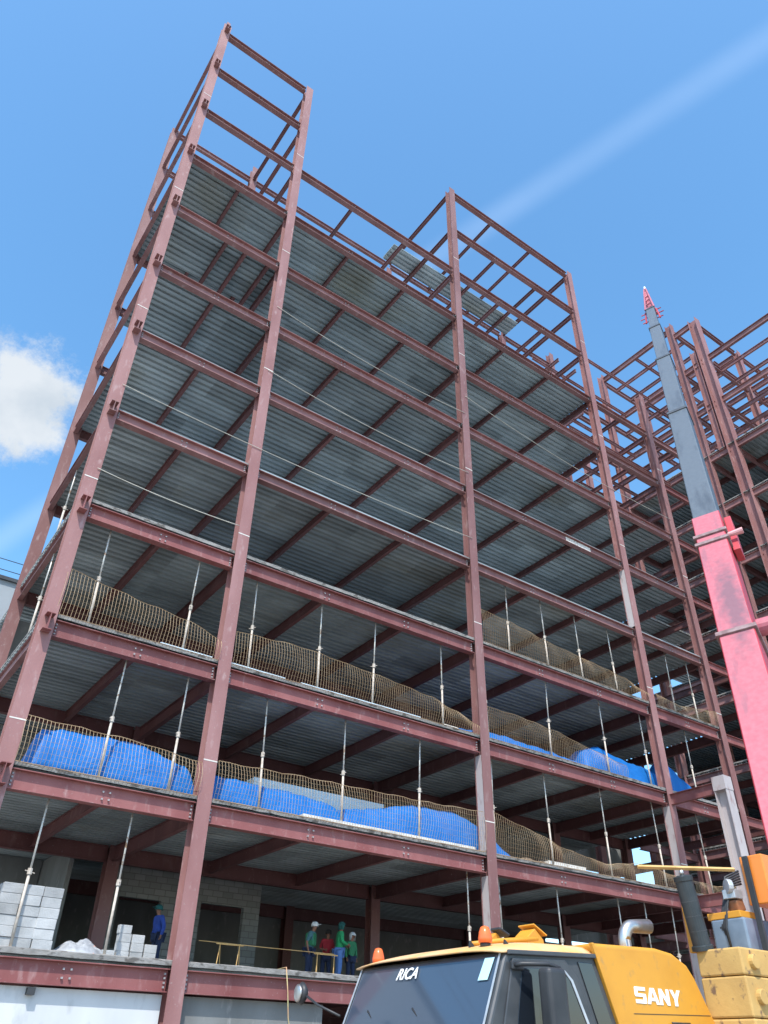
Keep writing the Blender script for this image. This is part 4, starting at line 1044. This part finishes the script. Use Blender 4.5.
# ------------------------------------------------------------------ light and sky
SUN_EL = R(56); sd = Vector((-.62, -.78, 0)).normalized()      # direction towards the sun (plan)
sv = Vector((sd.x * math.cos(SUN_EL), sd.y * math.cos(SUN_EL), math.sin(SUN_EL)))
sl = bpy.data.lights.new('sun', 'SUN'); so = bpy.data.objects.new('sun', sl); COL.objects.link(so)
sl.energy = 2.25; sl.angle = R(.6); sl.color = (1, .955, .89)
so.rotation_euler = (-sv).to_track_quat('-Z', 'Y').to_euler()
w = bpy.data.worlds.new('World'); scene.world = w; w.use_nodes = True
nt = w.node_tree; nt.nodes.clear(); L = nt.links
out = N(nt, 'ShaderNodeOutputWorld'); bg = N(nt, 'ShaderNodeBackground'); bg.inputs['Strength'].default_value = .15
sky = N(nt, 'ShaderNodeTexSky', sky_type='NISHITA'); sky.sun_disc = False; sky.sun_elevation = SUN_EL
sky.sun_rotation = math.atan2(sd.x, sd.y); sky.air_density = 1.0; sky.dust_density = 1.0; sky.ozone_density = 2.0; sky.altitude = 50
tc = N(nt, 'ShaderNodeTexCoord')
def cloud_mask(center, r0, r1, scale, amt):
    # soft patch of cloud around one direction of the sky, broken up by noise
    nrm = N(nt, 'ShaderNodeVectorMath', operation='NORMALIZE'); L.new(tc.outputs['Generated'], nrm.inputs[0])
    sub = N(nt, 'ShaderNodeVectorMath', operation='DISTANCE'); L.new(nrm.outputs[0], sub.inputs[0]); sub.inputs[1].default_value = center
    nz_ = N(nt, 'ShaderNodeTexNoise'); nz_.inputs['Scale'].default_value = scale; nz_.inputs['Detail'].default_value = 9; nz_.inputs['Roughness'].default_value = .68
    L.new(nrm.outputs[0], nz_.inputs['Vector'])
    ma = N(nt, 'ShaderNodeMath', operation='MULTIPLY_ADD'); L.new(nz_.outputs['Fac'], ma.inputs[0]); ma.inputs[1].default_value = -amt; L.new(sub.outputs['Value'], ma.inputs[2])
    mr = N(nt, 'ShaderNodeMapRange'); mr.inputs['From Min'].default_value = r0; mr.inputs['From Max'].default_value = r1
    mr.inputs['To Min'].default_value = 1; mr.inputs['To Max'].default_value = 0; mr.interpolation_type = 'SMOOTHSTEP'
    L.new(ma.outputs[0], mr.inputs['Value']); return mr.outputs[0]
gam = N(nt, 'ShaderNodeHueSaturation'); gam.inputs['Saturation'].default_value = 1.2; gam.inputs['Hue'].default_value = .490; gam.inputs['Value'].default_value = 1.0
L.new(sky.outputs[0], gam.inputs['Color'])
def addcloud(prev, mask, col, fac=1.0):
    mx = N(nt, 'ShaderNodeMix', data_type='RGBA')
    if col: mx.inputs['B'].default_value = (*col, 1)
    else:   # billowing cloud: bright tops and greyer hollows
        n7 = N(nt, 'ShaderNodeTexNoise'); n7.inputs['Scale'].default_value = 16; n7.inputs['Detail'].default_value = 7; L.new(tc.outputs['Generated'], n7.inputs['Vector'])
        r7 = N(nt, 'ShaderNodeMapRange'); r7.inputs['From Min'].default_value = .35; r7.inputs['From Max'].default_value = .62; L.new(n7.outputs['Fac'], r7.inputs['Value'])
        m7 = N(nt, 'ShaderNodeMix', data_type='RGBA'); m7.inputs['A'].default_value = (1.9, 2.12, 2.35, 1); m7.inputs['B'].default_value = (2.4, 2.55, 2.7, 1)
        L.new(r7.outputs[0], m7.inputs['Factor']); L.new(m7.outputs['Result'], mx.inputs['B'])
    L.new(prev, mx.inputs['A'])
    mm_ = N(nt, 'ShaderNodeMath', operation='MULTIPLY'); L.new(mask, mm_.inputs[0]); mm_.inputs[1].default_value = fac
    L.new(mm_.outputs[0], mx.inputs['Factor']); return mx.outputs['Result']
cur = gam.outputs[0]
c1 = Vector((.030, .785, .618)).normalized()
cur = addcloud(cur, cloud_mask(c1, -.047, .0, 14, .17), None, .96)
# thin contrail: plane through the eye
a = Vector((.51468816, .06973024, .85453718)).normalized(); b = Vector((.37994458, .45396186, .80595332)).normalized(); pn = a.cross(b).normalized()
nrm = N(nt, 'ShaderNodeVectorMath', operation='NORMALIZE'); L.new(tc.outputs['Generated'], nrm.inputs[0])
dt = N(nt, 'ShaderNodeVectorMath', operation='DOT_PRODUCT'); L.new(nrm.outputs[0], dt.inputs[0]); dt.inputs[1].default_value = pn
ab = N(nt, 'ShaderNodeMath', operation='ABSOLUTE'); L.new(dt.outputs['Value'], ab.inputs[0])
mr = N(nt, 'ShaderNodeMapRange'); mr.inputs['From Min'].default_value = 0; mr.inputs['From Max'].default_value = .024; mr.inputs['To Min'].default_value = 1; mr.inputs['To Max'].default_value = 0; mr.interpolation_type = 'SMOOTHSTEP'
L.new(ab.outputs[0], mr.inputs['Value'])
nz_ = N(nt, 'ShaderNodeTexNoise'); nz_.inputs['Scale'].default_value = 5; nz_.inputs['Detail'].default_value = 6; L.new(nrm.outputs[0], nz_.inputs['Vector'])
mu = N(nt, 'ShaderNodeMath', operation='MULTIPLY'); L.new(mr.outputs[0], mu.inputs[0]); L.new(nz_.outputs['Fac'], mu.inputs[1])
cur = addcloud(cur, mu.outputs[0], (2.6, 3.3, 4.4), .24)
# high thin veil near the horizon
L.new(cur, bg.inputs['Color']); L.new(bg.outputs[0], out.inputs['Surface'])
scene.render.engine = 'CYCLES'
vs_ = scene.view_settings; vs_.view_transform = 'Standard'; vs_.look = 'None'; vs_.exposure = 1.2; vs_.gamma = 1
scene.cycles.max_bounces = 8; scene.cycles.diffuse_bounces = 5
scene.render.resolution_x = 768; scene.render.resolution_y = 1024
